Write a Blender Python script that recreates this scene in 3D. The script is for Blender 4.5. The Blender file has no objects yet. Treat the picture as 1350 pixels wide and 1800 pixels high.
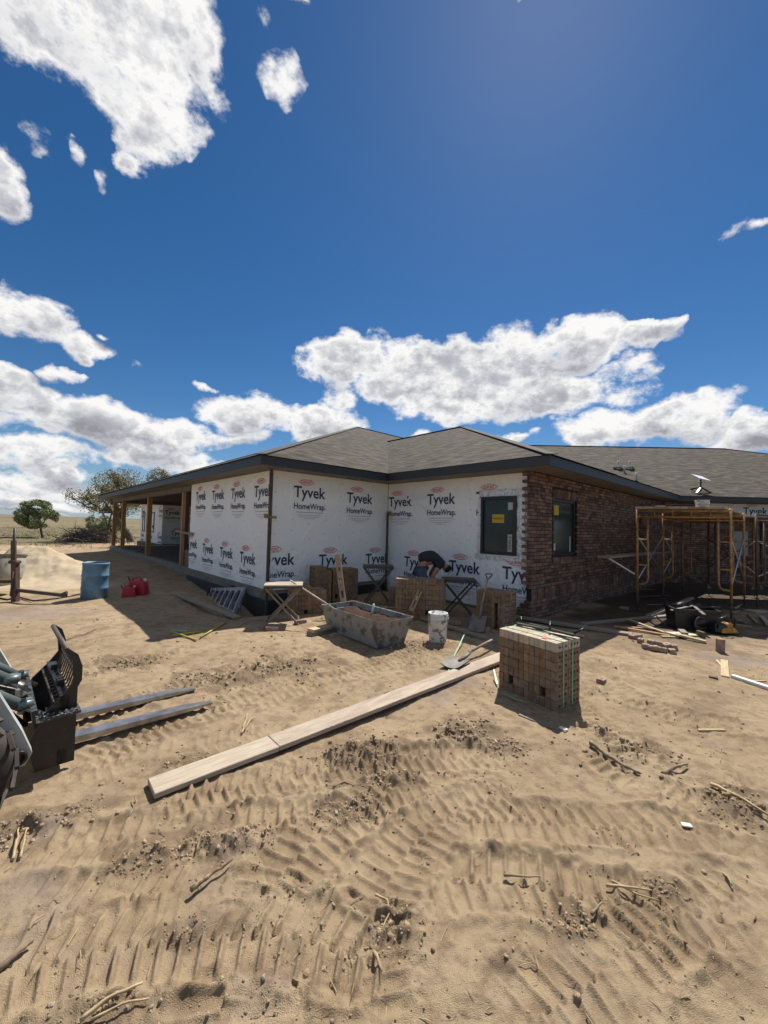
import bpy, bmesh, math, random
import numpy as np
from mathutils import Vector, Matrix, Euler
random.seed(7); rng = np.random.default_rng(7)
S = bpy.context.scene
COL = S.collection
R = math.radians

# ------------------------------------------------------------------ camera
H, FPX, PT, RL = 1.6, 703.14, 0.0379, 0.0249
cd = bpy.data.cameras.new('camera'); cam = bpy.data.objects.new('camera', cd); COL.objects.link(cam)
cd.sensor_fit = 'VERTICAL'; cd.sensor_height = 36; cd.sensor_width = 27
cd.lens = FPX * 36 / 1800; cd.clip_start = .05; cd.clip_end = 20000
cam.matrix_world = Matrix.Translation((0, 0, H)) @ Matrix.Rotation(math.pi/2 + PT, 4, 'X') @ Matrix.Rotation(RL, 4, 'Z')
S.camera = cam

# ------------------------------------------------------------------ sun, exposure
SUN_EL, SUN_AZ = 55.0, 22.0            # azimuth measured from +Y towards +X
sl = bpy.data.lights.new('sun', 'SUN'); sl.energy = 5.0; sl.angle = R(.55); sl.color = (1, .95, .87)
so = bpy.data.objects.new('sun', sl); COL.objects.link(so)
sd = Vector((math.cos(R(SUN_EL))*math.sin(R(SUN_AZ)), math.cos(R(SUN_EL))*math.cos(R(SUN_AZ)), math.sin(R(SUN_EL))))
so.rotation_euler = sd.to_track_quat('Z', 'Y').to_euler(); so.location = (3, 8, 12)
S.view_settings.view_transform = 'Standard'; S.view_settings.look = 'None'
S.view_settings.exposure = 0.5; S.view_settings.gamma = 1
S.cycles.max_bounces = 6; S.cycles.diffuse_bounces = 3; S.cycles.glossy_bounces = 3

# ------------------------------------------------------------------ sky with cumulus clouds
W = bpy.data.worlds.new('World'); S.world = W; W.use_nodes = True
nt = W.node_tree; nt.nodes.clear()
def N(t, kind, **kw):
    n = t.nodes.new(kind)
    for k, v in kw.items(): setattr(n, k, v)
    return n
def L(t, a, b): t.links.new(a, b)
def M(t, op, a, b=None, c=None, clamp=False):
    n = t.nodes.new('ShaderNodeMath'); n.operation = op; n.use_clamp = clamp
    for i, v in enumerate((a, b, c)):
        if v is None: continue
        if isinstance(v, (int, float)): n.inputs[i].default_value = v
        else: t.links.new(v, n.inputs[i])
    return n.outputs[0]
def VM(t, op, a, b=None, c=None, out=0):
    n = t.nodes.new('ShaderNodeVectorMath'); n.operation = op
    for i, v in enumerate((a, b, c)):
        if v is None: continue
        if isinstance(v, (tuple, list)): n.inputs[i].default_value = v
        else: t.links.new(v, n.inputs[i])
    return n.outputs[out]
def sstep(t, x, a, b, lo=0., hi=1.):
    n = t.nodes.new('ShaderNodeMapRange'); n.interpolation_type = 'SMOOTHSTEP'
    t.links.new(x, n.inputs[0])
    for i, v in enumerate((a, b, lo, hi)): n.inputs[i+1].default_value = v
    return n.outputs[0]
# clouds: azimuth, elevation, half width, half height in degrees, tilt, weight; the unseen last ones, behind and overhead, are added as fill light
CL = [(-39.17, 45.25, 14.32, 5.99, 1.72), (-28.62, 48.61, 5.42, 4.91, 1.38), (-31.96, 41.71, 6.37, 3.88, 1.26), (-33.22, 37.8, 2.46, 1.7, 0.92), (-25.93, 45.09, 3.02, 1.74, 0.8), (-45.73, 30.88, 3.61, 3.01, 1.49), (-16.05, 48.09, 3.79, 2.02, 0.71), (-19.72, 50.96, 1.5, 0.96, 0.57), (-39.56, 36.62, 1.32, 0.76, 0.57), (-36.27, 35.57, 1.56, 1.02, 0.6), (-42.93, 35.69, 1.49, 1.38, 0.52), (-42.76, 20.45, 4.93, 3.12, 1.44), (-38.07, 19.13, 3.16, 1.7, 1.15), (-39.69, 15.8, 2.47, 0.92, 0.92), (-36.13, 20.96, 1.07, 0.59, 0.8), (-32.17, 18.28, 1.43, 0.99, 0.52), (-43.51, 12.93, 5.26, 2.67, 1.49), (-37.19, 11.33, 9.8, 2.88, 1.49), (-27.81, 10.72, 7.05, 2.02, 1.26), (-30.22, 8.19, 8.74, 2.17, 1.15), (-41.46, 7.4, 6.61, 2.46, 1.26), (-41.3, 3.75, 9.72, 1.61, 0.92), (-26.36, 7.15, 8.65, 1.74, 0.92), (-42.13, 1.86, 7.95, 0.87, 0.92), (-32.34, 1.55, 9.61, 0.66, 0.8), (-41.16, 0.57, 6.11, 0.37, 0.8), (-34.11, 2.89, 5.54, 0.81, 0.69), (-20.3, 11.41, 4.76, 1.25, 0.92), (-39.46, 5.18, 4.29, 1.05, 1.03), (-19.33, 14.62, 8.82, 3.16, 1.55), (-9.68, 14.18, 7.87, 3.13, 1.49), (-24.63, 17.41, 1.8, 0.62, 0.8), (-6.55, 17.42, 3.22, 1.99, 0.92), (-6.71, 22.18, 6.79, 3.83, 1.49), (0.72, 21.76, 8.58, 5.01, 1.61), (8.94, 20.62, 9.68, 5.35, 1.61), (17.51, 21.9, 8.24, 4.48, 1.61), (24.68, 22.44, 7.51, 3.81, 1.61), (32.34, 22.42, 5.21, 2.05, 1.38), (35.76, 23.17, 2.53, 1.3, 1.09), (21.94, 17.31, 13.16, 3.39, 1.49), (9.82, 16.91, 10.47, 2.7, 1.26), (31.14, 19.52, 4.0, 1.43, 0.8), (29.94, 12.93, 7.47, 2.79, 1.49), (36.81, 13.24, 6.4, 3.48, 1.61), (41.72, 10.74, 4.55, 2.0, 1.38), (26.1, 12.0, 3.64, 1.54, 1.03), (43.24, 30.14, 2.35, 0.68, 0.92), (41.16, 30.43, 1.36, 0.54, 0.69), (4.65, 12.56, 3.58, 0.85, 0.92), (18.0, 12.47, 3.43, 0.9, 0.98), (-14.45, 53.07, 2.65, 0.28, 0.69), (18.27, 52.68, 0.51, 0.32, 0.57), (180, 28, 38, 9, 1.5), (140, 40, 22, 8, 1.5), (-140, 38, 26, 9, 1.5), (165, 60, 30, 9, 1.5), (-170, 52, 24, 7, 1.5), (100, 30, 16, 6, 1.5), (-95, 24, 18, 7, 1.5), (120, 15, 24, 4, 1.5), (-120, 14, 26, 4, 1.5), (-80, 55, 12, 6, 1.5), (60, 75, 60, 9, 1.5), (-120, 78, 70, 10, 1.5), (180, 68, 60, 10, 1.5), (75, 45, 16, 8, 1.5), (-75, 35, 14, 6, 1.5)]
tc = N(nt, 'ShaderNodeTexCoord'); D = tc.outputs['Generated']
sx = N(nt, 'ShaderNodeSeparateXYZ'); L(nt, D, sx.inputs[0])
az = M(nt, 'ARCTAN2', sx.outputs[0], sx.outputs[1]); el = M(nt, 'ARCSINE', sx.outputs[2])
cx = N(nt, 'ShaderNodeCombineXYZ'); L(nt, az, cx.inputs[0]); L(nt, el, cx.inputs[1])
warp = N(nt, 'ShaderNodeTexNoise'); warp.inputs['Scale'].default_value = 11; warp.inputs['Detail'].default_value = 5
L(nt, D, warp.inputs['Vector'])
wv = VM(nt, 'SUBTRACT', warp.outputs['Color'], (.5, .5, .5))
P = VM(nt, 'MULTIPLY_ADD', wv, (.15, .10, 0), cx.outputs[0])
st = N(nt, 'ShaderNodeCombineXYZ').outputs[0]         # running maximum of the cloud field, here and a little higher up
DEL = R(.9)
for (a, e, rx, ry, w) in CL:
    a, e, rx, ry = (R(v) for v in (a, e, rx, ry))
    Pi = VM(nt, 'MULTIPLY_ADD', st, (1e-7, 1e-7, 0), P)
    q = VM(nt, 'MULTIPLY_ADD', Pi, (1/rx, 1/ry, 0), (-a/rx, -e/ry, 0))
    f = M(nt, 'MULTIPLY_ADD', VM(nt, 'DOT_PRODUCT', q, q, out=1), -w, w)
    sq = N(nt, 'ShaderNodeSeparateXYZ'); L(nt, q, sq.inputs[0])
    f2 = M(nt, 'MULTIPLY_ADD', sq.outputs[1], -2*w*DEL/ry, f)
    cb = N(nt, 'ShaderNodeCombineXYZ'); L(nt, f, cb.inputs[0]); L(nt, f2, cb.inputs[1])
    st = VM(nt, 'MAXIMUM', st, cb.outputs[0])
ss = N(nt, 'ShaderNodeSeparateXYZ'); L(nt, st, ss.inputs[0])
acc = M(nt, 'MINIMUM', ss.outputs[0], 1.1); grad = M(nt, 'SUBTRACT', ss.outputs[0], ss.outputs[1])
def fbm(vec, scale, det, rough=.6):
    n = N(nt, 'ShaderNodeTexNoise'); n.inputs['Scale'].default_value = scale
    n.inputs['Detail'].default_value = det; n.inputs['Roughness'].default_value = rough
    L(nt, vec, n.inputs['Vector']); return n.outputs[0]
Ds = VM(nt, 'MULTIPLY', D, (1, 1, 1.5))
n1 = M(nt, 'MULTIPLY_ADD', fbm(Ds, 34, 9, .66), .50, M(nt, 'MULTIPLY', fbm(Ds, 9, 4, .55), .50))
Doff = VM(nt, 'ADD', Ds, (.008, .0, .020))
n2 = M(nt, 'MULTIPLY_ADD', fbm(Doff, 22, 3, .5), .18, M(nt, 'MULTIPLY', fbm(Doff, 8, 2, .5), .82)); n1s = M(nt, 'MULTIPLY_ADD', fbm(Ds, 22, 3, .5), .18, M(nt, 'MULTIPLY', fbm(Ds, 8, 2, .5), .82))
n3 = fbm(Ds, 5.5, 3, .5)
dens = M(nt, 'ADD', acc, M(nt, 'MULTIPLY', M(nt, 'SUBTRACT', n1, .5), 3.4))
alpha = sstep(nt, M(nt, 'MULTIPLY', dens, sstep(nt, acc, .0, .22)), .10, .92)
lit = M(nt, 'MULTIPLY_ADD', M(nt, 'SUBTRACT', n1s, n2), 1.5, .97)
thick = sstep(nt, dens, .6, 1.5)
hgt_ = M(nt, 'MULTIPLY', grad, .5)
sh = M(nt, 'ADD', lit, M(nt, 'ADD', hgt_, M(nt, 'MULTIPLY', thick, -.62)))
sh = M(nt, 'ADD', sh, M(nt, 'MULTIPLY', M(nt, 'SUBTRACT', n3, .5), -1.3))
cr = N(nt, 'ShaderNodeValToRGB'); L(nt, sh, cr.inputs[0])
ce = cr.color_ramp; ce.elements[0].position = 0; ce.elements[0].color = (.30, .30, .34, 1)
ce.elements[1].position = .85; ce.elements[1].color = (.95, .94, .93, 1)
k = ce.elements.new(.38); k.color = (.54, .55, .59, 1)
sky = N(nt, 'ShaderNodeTexSky'); sky.sky_type = 'NISHITA'; sky.sun_disc = False
sky.sun_elevation = R(SUN_EL); sky.sun_rotation = R(SUN_AZ)
sky.air_density = 1.0; sky.dust_density = .25; sky.ozone_density = 3.4; sky.altitude = 1200
bg1 = N(nt, 'ShaderNodeBackground'); bg1.inputs[1].default_value = .059; hs0 = N(nt, 'ShaderNodeHueSaturation'); hs0.inputs['Saturation'].default_value = 1.27; L(nt, sky.outputs[0], hs0.inputs['Color'])
hz_ = M(nt, 'MULTIPLY', M(nt, 'POWER', 2.718, M(nt, 'MULTIPLY', M(nt, 'MAXIMUM', el, 0), -1/R(3.2))), .9)   # pale air low over the plain
hm = N(nt, 'ShaderNodeMix', data_type='RGBA'); L(nt, hz_, hm.inputs[0]); L(nt, hs0.outputs[0], hm.inputs[6]); hm.inputs[7].default_value = (3.9, 5.2, 6.5, 1)
L(nt, hm.outputs[2], bg1.inputs[0])
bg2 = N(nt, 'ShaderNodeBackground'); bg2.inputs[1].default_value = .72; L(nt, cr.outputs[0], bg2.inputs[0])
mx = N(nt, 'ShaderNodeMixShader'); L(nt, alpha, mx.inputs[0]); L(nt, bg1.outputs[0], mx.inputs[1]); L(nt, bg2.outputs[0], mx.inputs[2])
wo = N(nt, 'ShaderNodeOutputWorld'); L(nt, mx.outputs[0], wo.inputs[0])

# ------------------------------------------------------------------ helpers: points
def ray(x, y):                                # viewing ray of a photograph pixel (used to survey positions on the ground)
    c, s = math.cos(RL), math.sin(RL); Xr = x-675; Yr = 900-y
    X = c*Xr - s*Yr; Y = s*Xr + c*Yr; ct, st = math.cos(PT), math.sin(PT)
    return Vector((X, FPX*ct - Y*st, FPX*st + Y*ct))
def at(x, y, z=0.):
    d = ray(x, y); return Vector((0, 0, H)) + d*((z-H)/d.z)
def dep(x, y, Y):                             # survey point at a known distance Y
    d = ray(x, y); return Vector((0, 0, H)) + d*(Y/d.y)
UU = Vector((-.6816, .7317, 0)); VV = Vector((.7317, .6816, 0)); PH = Vector((-2.2321, 7.9671, 0))
def hw(u, v, z=0.): return PH + UU*u + VV*v + Vector((0, 0, z))
def onpl(x, y, n, P):
    d = ray(x, y); C = Vector((0, 0, H)); return C + d*(((P-C).dot(n))/d.dot(n))

# ------------------------------------------------------------------ terrain height
def _h(ix, iy, s):
    n = (ix*374761393 + iy*668265263 + s*974634777) & 0xffffffff
    n = ((n ^ (n >> 13))*1274126177) & 0xffffffff
    return ((n ^ (n >> 16)) & 0xffff)/65535.0
def vnoise(x, y, s=0):
    ix = np.floor(x).astype(np.int64); iy = np.floor(y).astype(np.int64); fx = x-ix; fy = y-iy
    fx = fx*fx*fx*(fx*(fx*6-15)+10); fy = fy*fy*fy*(fy*(fy*6-15)+10)
    a = _h(ix, iy, s); b = _h(ix+1, iy, s); c = _h(ix, iy+1, s); d = _h(ix+1, iy+1, s)
    return (a*(1-fx)+b*fx)*(1-fy) + (c*(1-fx)+d*fx)*fy - .5
def fb(x, y, sc, oc, s=0, g=.5):
    t = 0; a = 1
    for i in range(oc):
        ang = .7*i+.3; xr = x*math.cos(ang)-y*math.sin(ang); yr = x*math.sin(ang)+y*math.cos(ang)
        t = t + a*vnoise(xr/sc+17.3*i, yr/sc-9.1*i, s+i); a *= g; sc *= .5
    return t
def sm(x, a, b):
    t = np.clip((x-a)/(b-a), 0, 1); return t*t*(3-2*t)
def gau(x, y, cx, cy, sx_, sy_, ang=0):
    dx = x-cx; dy = y-cy; c, s = math.cos(ang), math.sin(ang)
    u = (dx*c+dy*s)/sx_; v = (-dx*s+dy*c)/sy_
    return np.exp(-(u*u+v*v))
PILES = [(640,1325,.20,.075),(700,1370,.13,.04),(820,1290,.19,.06),(880,1310,.12,.03),(400,1192,.30,.05),(470,1180,.25,.035),(230,1165,.25,.035),
 (360,1478,.14,.045),(430,1470,.10,.03),(250,1500,.12,.03),(690,1630,.08,.04),(900,1680,.06,.02),(1130,1322,.18,.045),(1060,1290,.10,.02),
 (520,1170,.3,.03),(90,1440,.15,.03),(30,1460,.15,.035),(330,1340,.12,.03),(620,1420,.12,.02),(1300,1420,.15,.03),(720,1140,.3,.03),
 (1180,1570,.08,.015),(330,1640,.06,.02),(1010,1620,.07,.012),(150,1790,.1,.02)]
PW = [(at(x, y).x, at(x, y).y, s, h) for x, y, s, h in PILES]
def macro(x, y):
    x = np.asarray(x, float); y = np.asarray(y, float)
    u = (x-PH.x)*UU.x + (y-PH.y)*UU.y; v = (x-PH.x)*VV.x + (y-PH.y)*VV.y
    z = .78*gau(x, y, -9.7, 11.2, 1.9, .95, -.35) + .25*gau(x, y, -11.8, 12.6, 2.0, 1.5)
    z = z - .22*gau(x, y, -2.75, 7.9, .9, .7)
    z = z + .13*sm(u, 4.5, 8)*np.exp(-((v+.1)/1.5)**2)*(1-sm(u, 17, 20))
    z = z + .05*gau(x, y, -4.2, 9.4, 1.2, .8) - .20*np.exp(-((v+.25)/.45)**2)*sm(u, -.8, .2)*(1-sm(u, 3.4, 5.2))
    r = np.hypot(x, y)
    z = z + fb(x, y, 2.6, 2, 5)*.07*sm(r, 1.2, 4)
    z = z - .10*sm(r, 14, 40) + fb(x, y, 60, 3, 9)*1.2*sm(r, 40, 160) + fb(x, y, 700, 2, 3)*16*sm(r, 400, 1500) + 9*sm(r, 600, 2500)
    return z
def gz(x, y): return float(macro(x, y))
def onground(x, y, dz=0.):                     # where a sighted pixel meets the terrain
    p = at(x, y)
    for _ in range(6): p = at(x, y, gz(p.x, p.y))
    return Vector((p.x, p.y, gz(p.x, p.y)+dz))
# tyre tracks: circle centre, radius, angular range, tread depth, lug pitch, handedness
def arc3(p, q, r_):
    ax, ay = p; bx, by = q; cx_, cy_ = r_
    d = 2*(ax*(by-cy_)+bx*(cy_-ay)+cx_*(ay-by))
    ux = ((ax*ax+ay*ay)*(by-cy_)+(bx*bx+by*by)*(cy_-ay)+(cx_*cx_+cy_*cy_)*(ay-by))/d
    uy = ((ax*ax+ay*ay)*(cx_-bx)+(bx*bx+by*by)*(ax-cx_)+(cx_*cx_+cy_*cy_)*(bx-ax))/d
    return ux, uy, math.hypot(ax-ux, ay-uy)
def px3(a, b, c): return [(at(*q).x, at(*q).y) for q in (a, b, c)]
TR = [px3((140,1345),(400,1235),(760,1165)), px3((60,1310),(330,1205),(700,1120)), px3((0,1500),(560,1440),(1350,1480)),
      px3((0,1620),(620,1545),(1350,1640)), px3((380,1800),(480,1560),(760,1380)), px3((640,1800),(660,1600),(900,1400)),
      px3((1010,1270),(1180,1400),(1350,1450)), 
      px3((0,1390),(300,1320),(700,1230)), px3((1050,1170),(1200,1260),(1350,1290)), px3((0,1720),(300,1640),(700,1700)),
      px3((900,1800),(1150,1640),(1350,1560)), px3((250,1420),(620,1345),(900,1330)), px3((420,1240),(640,1180),(860,1130)), px3((1020,1200),(1160,1330),(1350,1370)), px3((0,1230),(120,1190),(420,1140))]
def detail(x, y):
    r = np.hypot(x, y); near = 1-sm(r, 9, 16)
    z = fb(x, y, .5, 4, 21)*.026*near + fb(x, y, .07, 3, 31, .55)*.008*(1-sm(r, 5, 9)) + fb(x, y, .022, 2, 35, .6)*.0035*(1-sm(r, 2.5, 4.5))
    z = z + gau(x, y, -9.5, 10.9, 2.2, 1.3, -.35)*(fb(x, y, .75, 4, 23, .6)*.22)
    for i, t3 in enumerate(TR):
        ux, uy, rad = arc3(*t3)
        dx = x-ux; dy = y-uy; rr = np.hypot(dx, dy); w = rr-rad
        th = np.arctan2(dy, dx); a = [math.atan2(q[1]-uy, q[0]-ux) for q in t3]
        lo, hi = min(a), max(a)
        if hi-lo > math.pi: a = [t % (2*math.pi) for t in a]; th = th % (2*math.pi); lo, hi = min(a), max(a)
        s = th*rad
        hw_ = .15
        wj = w + fb(x, y, .4, 2, 40+i)*.05
        m = (1-sm(np.abs(wj), hw_-.03, hw_+.02))*sm(th, lo-.02, lo+.05)*(1-sm(th, hi-.05, hi+.02))
        keep = sm(fb(x, y, .7, 3, 60+i)+.26, -.10, .10)
        ph = s/.078 + np.where(wj > 0, 1, -1)*.25 + np.abs(wj)*(2.2 if i % 2 else -1.2)
        fr = np.abs((ph % 1)-.5)*2
        fp = ph % 1; lug = np.exp(-np.abs((fp-.5)/.13)**2.6) + .25*sm(fp, .2, .45)*(1-sm(fp, .55, .95))
        z = z*(1-m*.8*keep) + m*keep*(lug*.0175*(1+fb(x, y, .13, 2, 97)*1.2)-.012)
        berm = np.exp(-((np.abs(wj)-hw_-.035)/.03)**2)*sm(th, lo, lo+.05)*(1-sm(th, hi-.05, hi))
        z = z + berm*keep*(.012+fb(x, y, .05, 2, 80+i)*.03)
    for (cx_, cy_, s_, h_) in PW:
        g = gau(x, y, cx_, cy_, s_*1.5, s_*.9, .3)
        gg = g*sm(g+fb(x, y, .15, 3, 90)*.9, .15, .6)
        z = z + gg*(h_*.55 + fb(x, y, .09, 4, 91, .65)*h_*1.1)
    crk = np.exp(-(fb(x, y, .32, 3, 301)/.010)**2)*sm(fb(x, y, .6, 2, 305), .0, .25)
    z = z - crk*.007*(1-sm(r, 4, 7))
    return z

# ------------------------------------------------------------------ materials
MATS = {}
def mat(name, c, rough=.8, metal=0., c2=None, ns=8., bump=0., bs=40., spec=.5, det=4, mixlo=.35, mixhi=.65, island=0., stretch=None, coord='Object'):
    if name in MATS: return MATS[name]
    m = bpy.data.materials.new(name); m.use_nodes = True; t = m.node_tree; b = t.nodes['Principled BSDF']
    b.inputs['Roughness'].default_value = rough; b.inputs['Metallic'].default_value = metal
    b.inputs['Specular IOR Level'].default_value = spec; b.inputs['Base Color'].default_value = (*c, 1)
    co = N(t, 'ShaderNodeTexCoord').outputs[coord]
    if stretch: co = VM(t, 'MULTIPLY', co, stretch)
    colr = None
    if c2 is not None:
        n = N(t, 'ShaderNodeTexNoise'); n.inputs['Scale'].default_value = ns; n.inputs['Detail'].default_value = det
        n.inputs['Roughness'].default_value = .6; L(t, co, n.inputs['Vector'])
        f = sstep(t, n.outputs[0], mixlo, mixhi)
        mxn = N(t, 'ShaderNodeMix', data_type='RGBA'); L(t, f, mxn.inputs[0])
        mxn.inputs[6].default_value = (*c, 1); mxn.inputs[7].default_value = (*c2, 1); colr = mxn.outputs[2]
    if island:
        ge = N(t, 'ShaderNodeNewGeometry')
        hsv = N(t, 'ShaderNodeHueSaturation')
        if colr is not None: L(t, colr, hsv.inputs['Color'])
        else: hsv.inputs['Color'].default_value = (*c, 1)
        L(t, M(t, 'MULTIPLY_ADD', ge.outputs['Random Per Island'], 2*island, 1-island), hsv.inputs['Value'])
        r2 = M(t, 'FRACT', M(t, 'MULTIPLY', ge.outputs['Random Per Island'], 37.7))
        L(t, M(t, 'MULTIPLY_ADD', r2, .35, .8), hsv.inputs['Saturation']); colr = hsv.outputs[0]
    if colr is not None: L(t, colr, b.inputs['Base Color'])
    if bump:
        n = N(t, 'ShaderNodeTexNoise'); n.inputs['Scale'].default_value = bs; n.inputs['Detail'].default_value = 5
        L(t, co, n.inputs['Vector']); bp = N(t, 'ShaderNodeBump'); bp.inputs['Strength'].default_value = bump
        bp.inputs['Distance'].default_value = .02; L(t, n.outputs[0], bp.inputs['Height']); L(t, bp.outputs[0], b.inputs['Normal'])
    MATS[name] = m; return m

# ------------------------------------------------------------------ mesh builder
class MB:
    def __init__(s): s.v = []; s.f = []; s.mi = []; s.sm = []
    def add(s, vs, fs, mi=0, smooth=False):
        o = len(s.v); s.v += [tuple(p) for p in vs]; s.f += [[i+o for i in f] for f in fs]; s.mi += [mi]*len(fs); s.sm += [smooth]*len(fs); return s
    def box(s, c, size, rot=None, mi=0, taper=1., bev=0.):
        hx, hy, hz = (d/2 for d in size); c = Vector(c)
        Rm = rot if rot is not None else Matrix.Identity(3)
        if bev:
            b = min(bev, hx*.45, hy*.45, hz*.45)
            rings = []
            for z, ins in ((-hz, b), (-hz+b, 0), (hz-b, 0), (hz, b)):
                k = taper if z > 0 else 1
                X = (hx-ins)*k; Y = (hy-ins)*k; q = b*.9
                rings.append([(-X+q, -Y, z), (X-q, -Y, z), (X, -Y+q, z), (X, Y-q, z), (X-q, Y, z), (-X+q, Y, z), (-X, Y-q, z), (-X, -Y+q, z)])
            vs = [c + Rm @ Vector(p) for r in rings for p in r]; fs = []
            for i in range(3):
                for j in range(8): fs.append([i*8+j, i*8+(j+1) % 8, (i+1)*8+(j+1) % 8, (i+1)*8+j])
            fs.append(list(range(7, -1, -1))); fs.append([24+j for j in range(8)])
            return s.add(vs, fs, mi)
        vs = []
        for z in (-hz, hz):
            k = taper if z > 0 else 1
            vs += [(-hx*k, -hy*k, z), (hx*k, -hy*k, z), (hx*k, hy*k, z), (-hx*k, hy*k, z)]
        vs = [c + Rm @ Vector(p) for p in vs]
        return s.add(vs, [[3, 2, 1, 0], [4, 5, 6, 7], [0, 1, 5, 4], [1, 2, 6, 5], [2, 3, 7, 6], [3, 0, 4, 7]], mi)
    def beam(s, a, b, w, h, up=(0, 0, 1), mi=0, bev=0.):
        a = Vector(a); b = Vector(b); x = (b-a).normalized(); up = Vector(up)
        y = up.cross(x)
        if y.length < 1e-4: y = Vector((0, 1, 0)).cross(x)
        y.normalize(); z = x.cross(y)
        return s.box((a+b)/2, ((b-a).length, w, h), Matrix((x, y, z)).transposed(), mi, bev=bev)
    def tube(s, pts, r, n=8, mi=0, cap=True, closed=False):
        pts = [Vector(p) for p in pts]; rs = r if isinstance(r, (list, tuple)) else [r]*len(pts)
        o = len(s.v); T0 = None; prev = None
        m = len(pts)
        for i, p in enumerate(pts):
            if closed: t = (pts[(i+1) % m]-pts[i-1]).normalized()
            elif i == 0: t = (pts[1]-p).normalized()
            elif i == m-1: t = (p-pts[i-1]).normalized()
            else: t = ((pts[i+1]-p).normalized()+(p-pts[i-1]).normalized()).normalized()
            if prev is None:
                a = Vector((0, 0, 1)) if abs(t.z) < .9 else Vector((1, 0, 0)); x = t.cross(a).normalized()
            else:
                x = (prev - t*prev.dot(t)).normalized()
            prev = x; y = t.cross(x)
            for j in range(n):
                an = 2*math.pi*j/n; s.v.append(tuple(p + (x*math.cos(an)+y*math.sin(an))*rs[i]))
        segs = m if closed else m-1
        for i in range(segs):
            for j in range(n):
                s.f.append([o+i*n+j, o+i*n+(j+1) % n, o+((i+1) % m)*n+(j+1) % n, o+((i+1) % m)*n+j]); s.mi.append(mi); s.sm.append(True)
        if cap and not closed:
            s.f.append([o+j for j in range(n)][::-1]); s.f.append([o+(m-1)*n+j for j in range(n)]); s.mi += [mi, mi]; s.sm += [False, False]
        return s
    def lathe(s, prof, c=(0, 0, 0), n=32, mi=0, axis=None):
        o = len(s.v); c = Vector(c); Rm = axis if axis is not None else Matrix.Identity(3)
        for r, z in prof:
            for j in range(n):
                a = 2*math.pi*j/n; s.v.append(tuple(c + Rm @ Vector((r*math.cos(a), r*math.sin(a), z))))
        for i in range(len(prof)-1):
            for j in range(n):
                s.f.append([o+i*n+j, o+i*n+(j+1) % n, o+(i+1)*n+(j+1) % n, o+(i+1)*n+j]); s.mi.append(mi); s.sm.append(True)
        return s
    def prism(s, pts2, fn, d0, d1, mi=0):          # fn(a, b, d) -> point; outline extruded from d0 to d1
        n = len(pts2); vs = [fn(a, b, d0) for a, b in pts2] + [fn(a, b, d1) for a, b in pts2]
        fs = [list(range(n))[::-1], list(range(n, 2*n))] + [[i, (i+1) % n, n+(i+1) % n, n+i] for i in range(n)]
        return s.add(vs, fs, mi)
    def quad(s, a, b, c, d, mi=0): return s.add([a, b, c, d], [[0, 1, 2, 3]], mi)
    def build(s, name, mats, parent=None, loc=None, fix=False, **tags):
        me = bpy.data.meshes.new(name); me.from_pydata(s.v, [], s.f)
        for m in (mats if isinstance(mats, (list, tuple)) else [mats]): me.materials.append(m)
        me.polygons.foreach_set('material_index', s.mi); me.polygons.foreach_set('use_smooth', s.sm)
        if fix:
            bm = bmesh.new(); bm.from_mesh(me); bmesh.ops.recalc_face_normals(bm, faces=bm.faces); bm.to_mesh(me); bm.free()
        me.update(); o = bpy.data.objects.new(name, me); COL.objects.link(o)
        if parent: o.parent = parent
        if loc is not None: o.location = loc
        for k_, v_ in tags.items(): o[k_] = v_
        return o
def rotz(a): return Matrix.Rotation(a, 3, 'Z')
def thing(name, label, cat, loc=(0, 0, 0), rz=0., group=None, kind=None, rot=None):
    o = bpy.data.objects.new(name, None); COL.objects.link(o); o.location = loc
    o.rotation_euler = rot if rot is not None else (0, 0, rz); o['label'] = label; o['category'] = cat
    if group: o['group'] = group
    if kind: o['kind'] = kind
    return o
def tag(o, label, cat, group=None):
    o['label'] = label; o['category'] = cat
    if group: o['group'] = group
    return o
def dup(root, loc, rz=None, label=None, rot=None, scale=None):
    r = root.copy(); COL.objects.link(r); r.location = loc
    if rz is not None: r.rotation_euler = (0, 0, rz)
    if rot is not None: r.rotation_euler = rot
    if scale: r.scale = scale
    if label: r['label'] = label
    for ch in root.children:
        c = ch.copy(); COL.objects.link(c); c.parent = r
        for g_ in ch.children:
            d = g_.copy(); COL.objects.link(d); d.parent = c
    return r
def textmesh(txt, width=None, height=None, ext=0.0, align='LEFT'):
    cu = bpy.data.curves.new('t', 'FONT'); cu.body = txt; cu.size = 1; cu.resolution_u = 3; cu.offset = .018
    ob = bpy.data.objects.new('t', cu); COL.objects.link(ob)
    dg = bpy.context.evaluated_depsgraph_get(); me = bpy.data.meshes.new_from_object(ob.evaluated_get(dg))
    vs = [v.co.copy() for v in me.vertices]; fs = [list(p.vertices) for p in me.polygons]
    bpy.data.objects.remove(ob); bpy.data.curves.remove(cu); bpy.data.meshes.remove(me)
    x0 = min(v.x for v in vs); x1 = max(v.x for v in vs); y1 = max(v.y for v in vs)
    sx_ = width/(x1-x0) if width else height/y1; sy_ = height/y1 if height else sx_
    return [Vector(((v.x-x0)*sx_, v.y*sy_, 0)) for v in vs], fs
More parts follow.
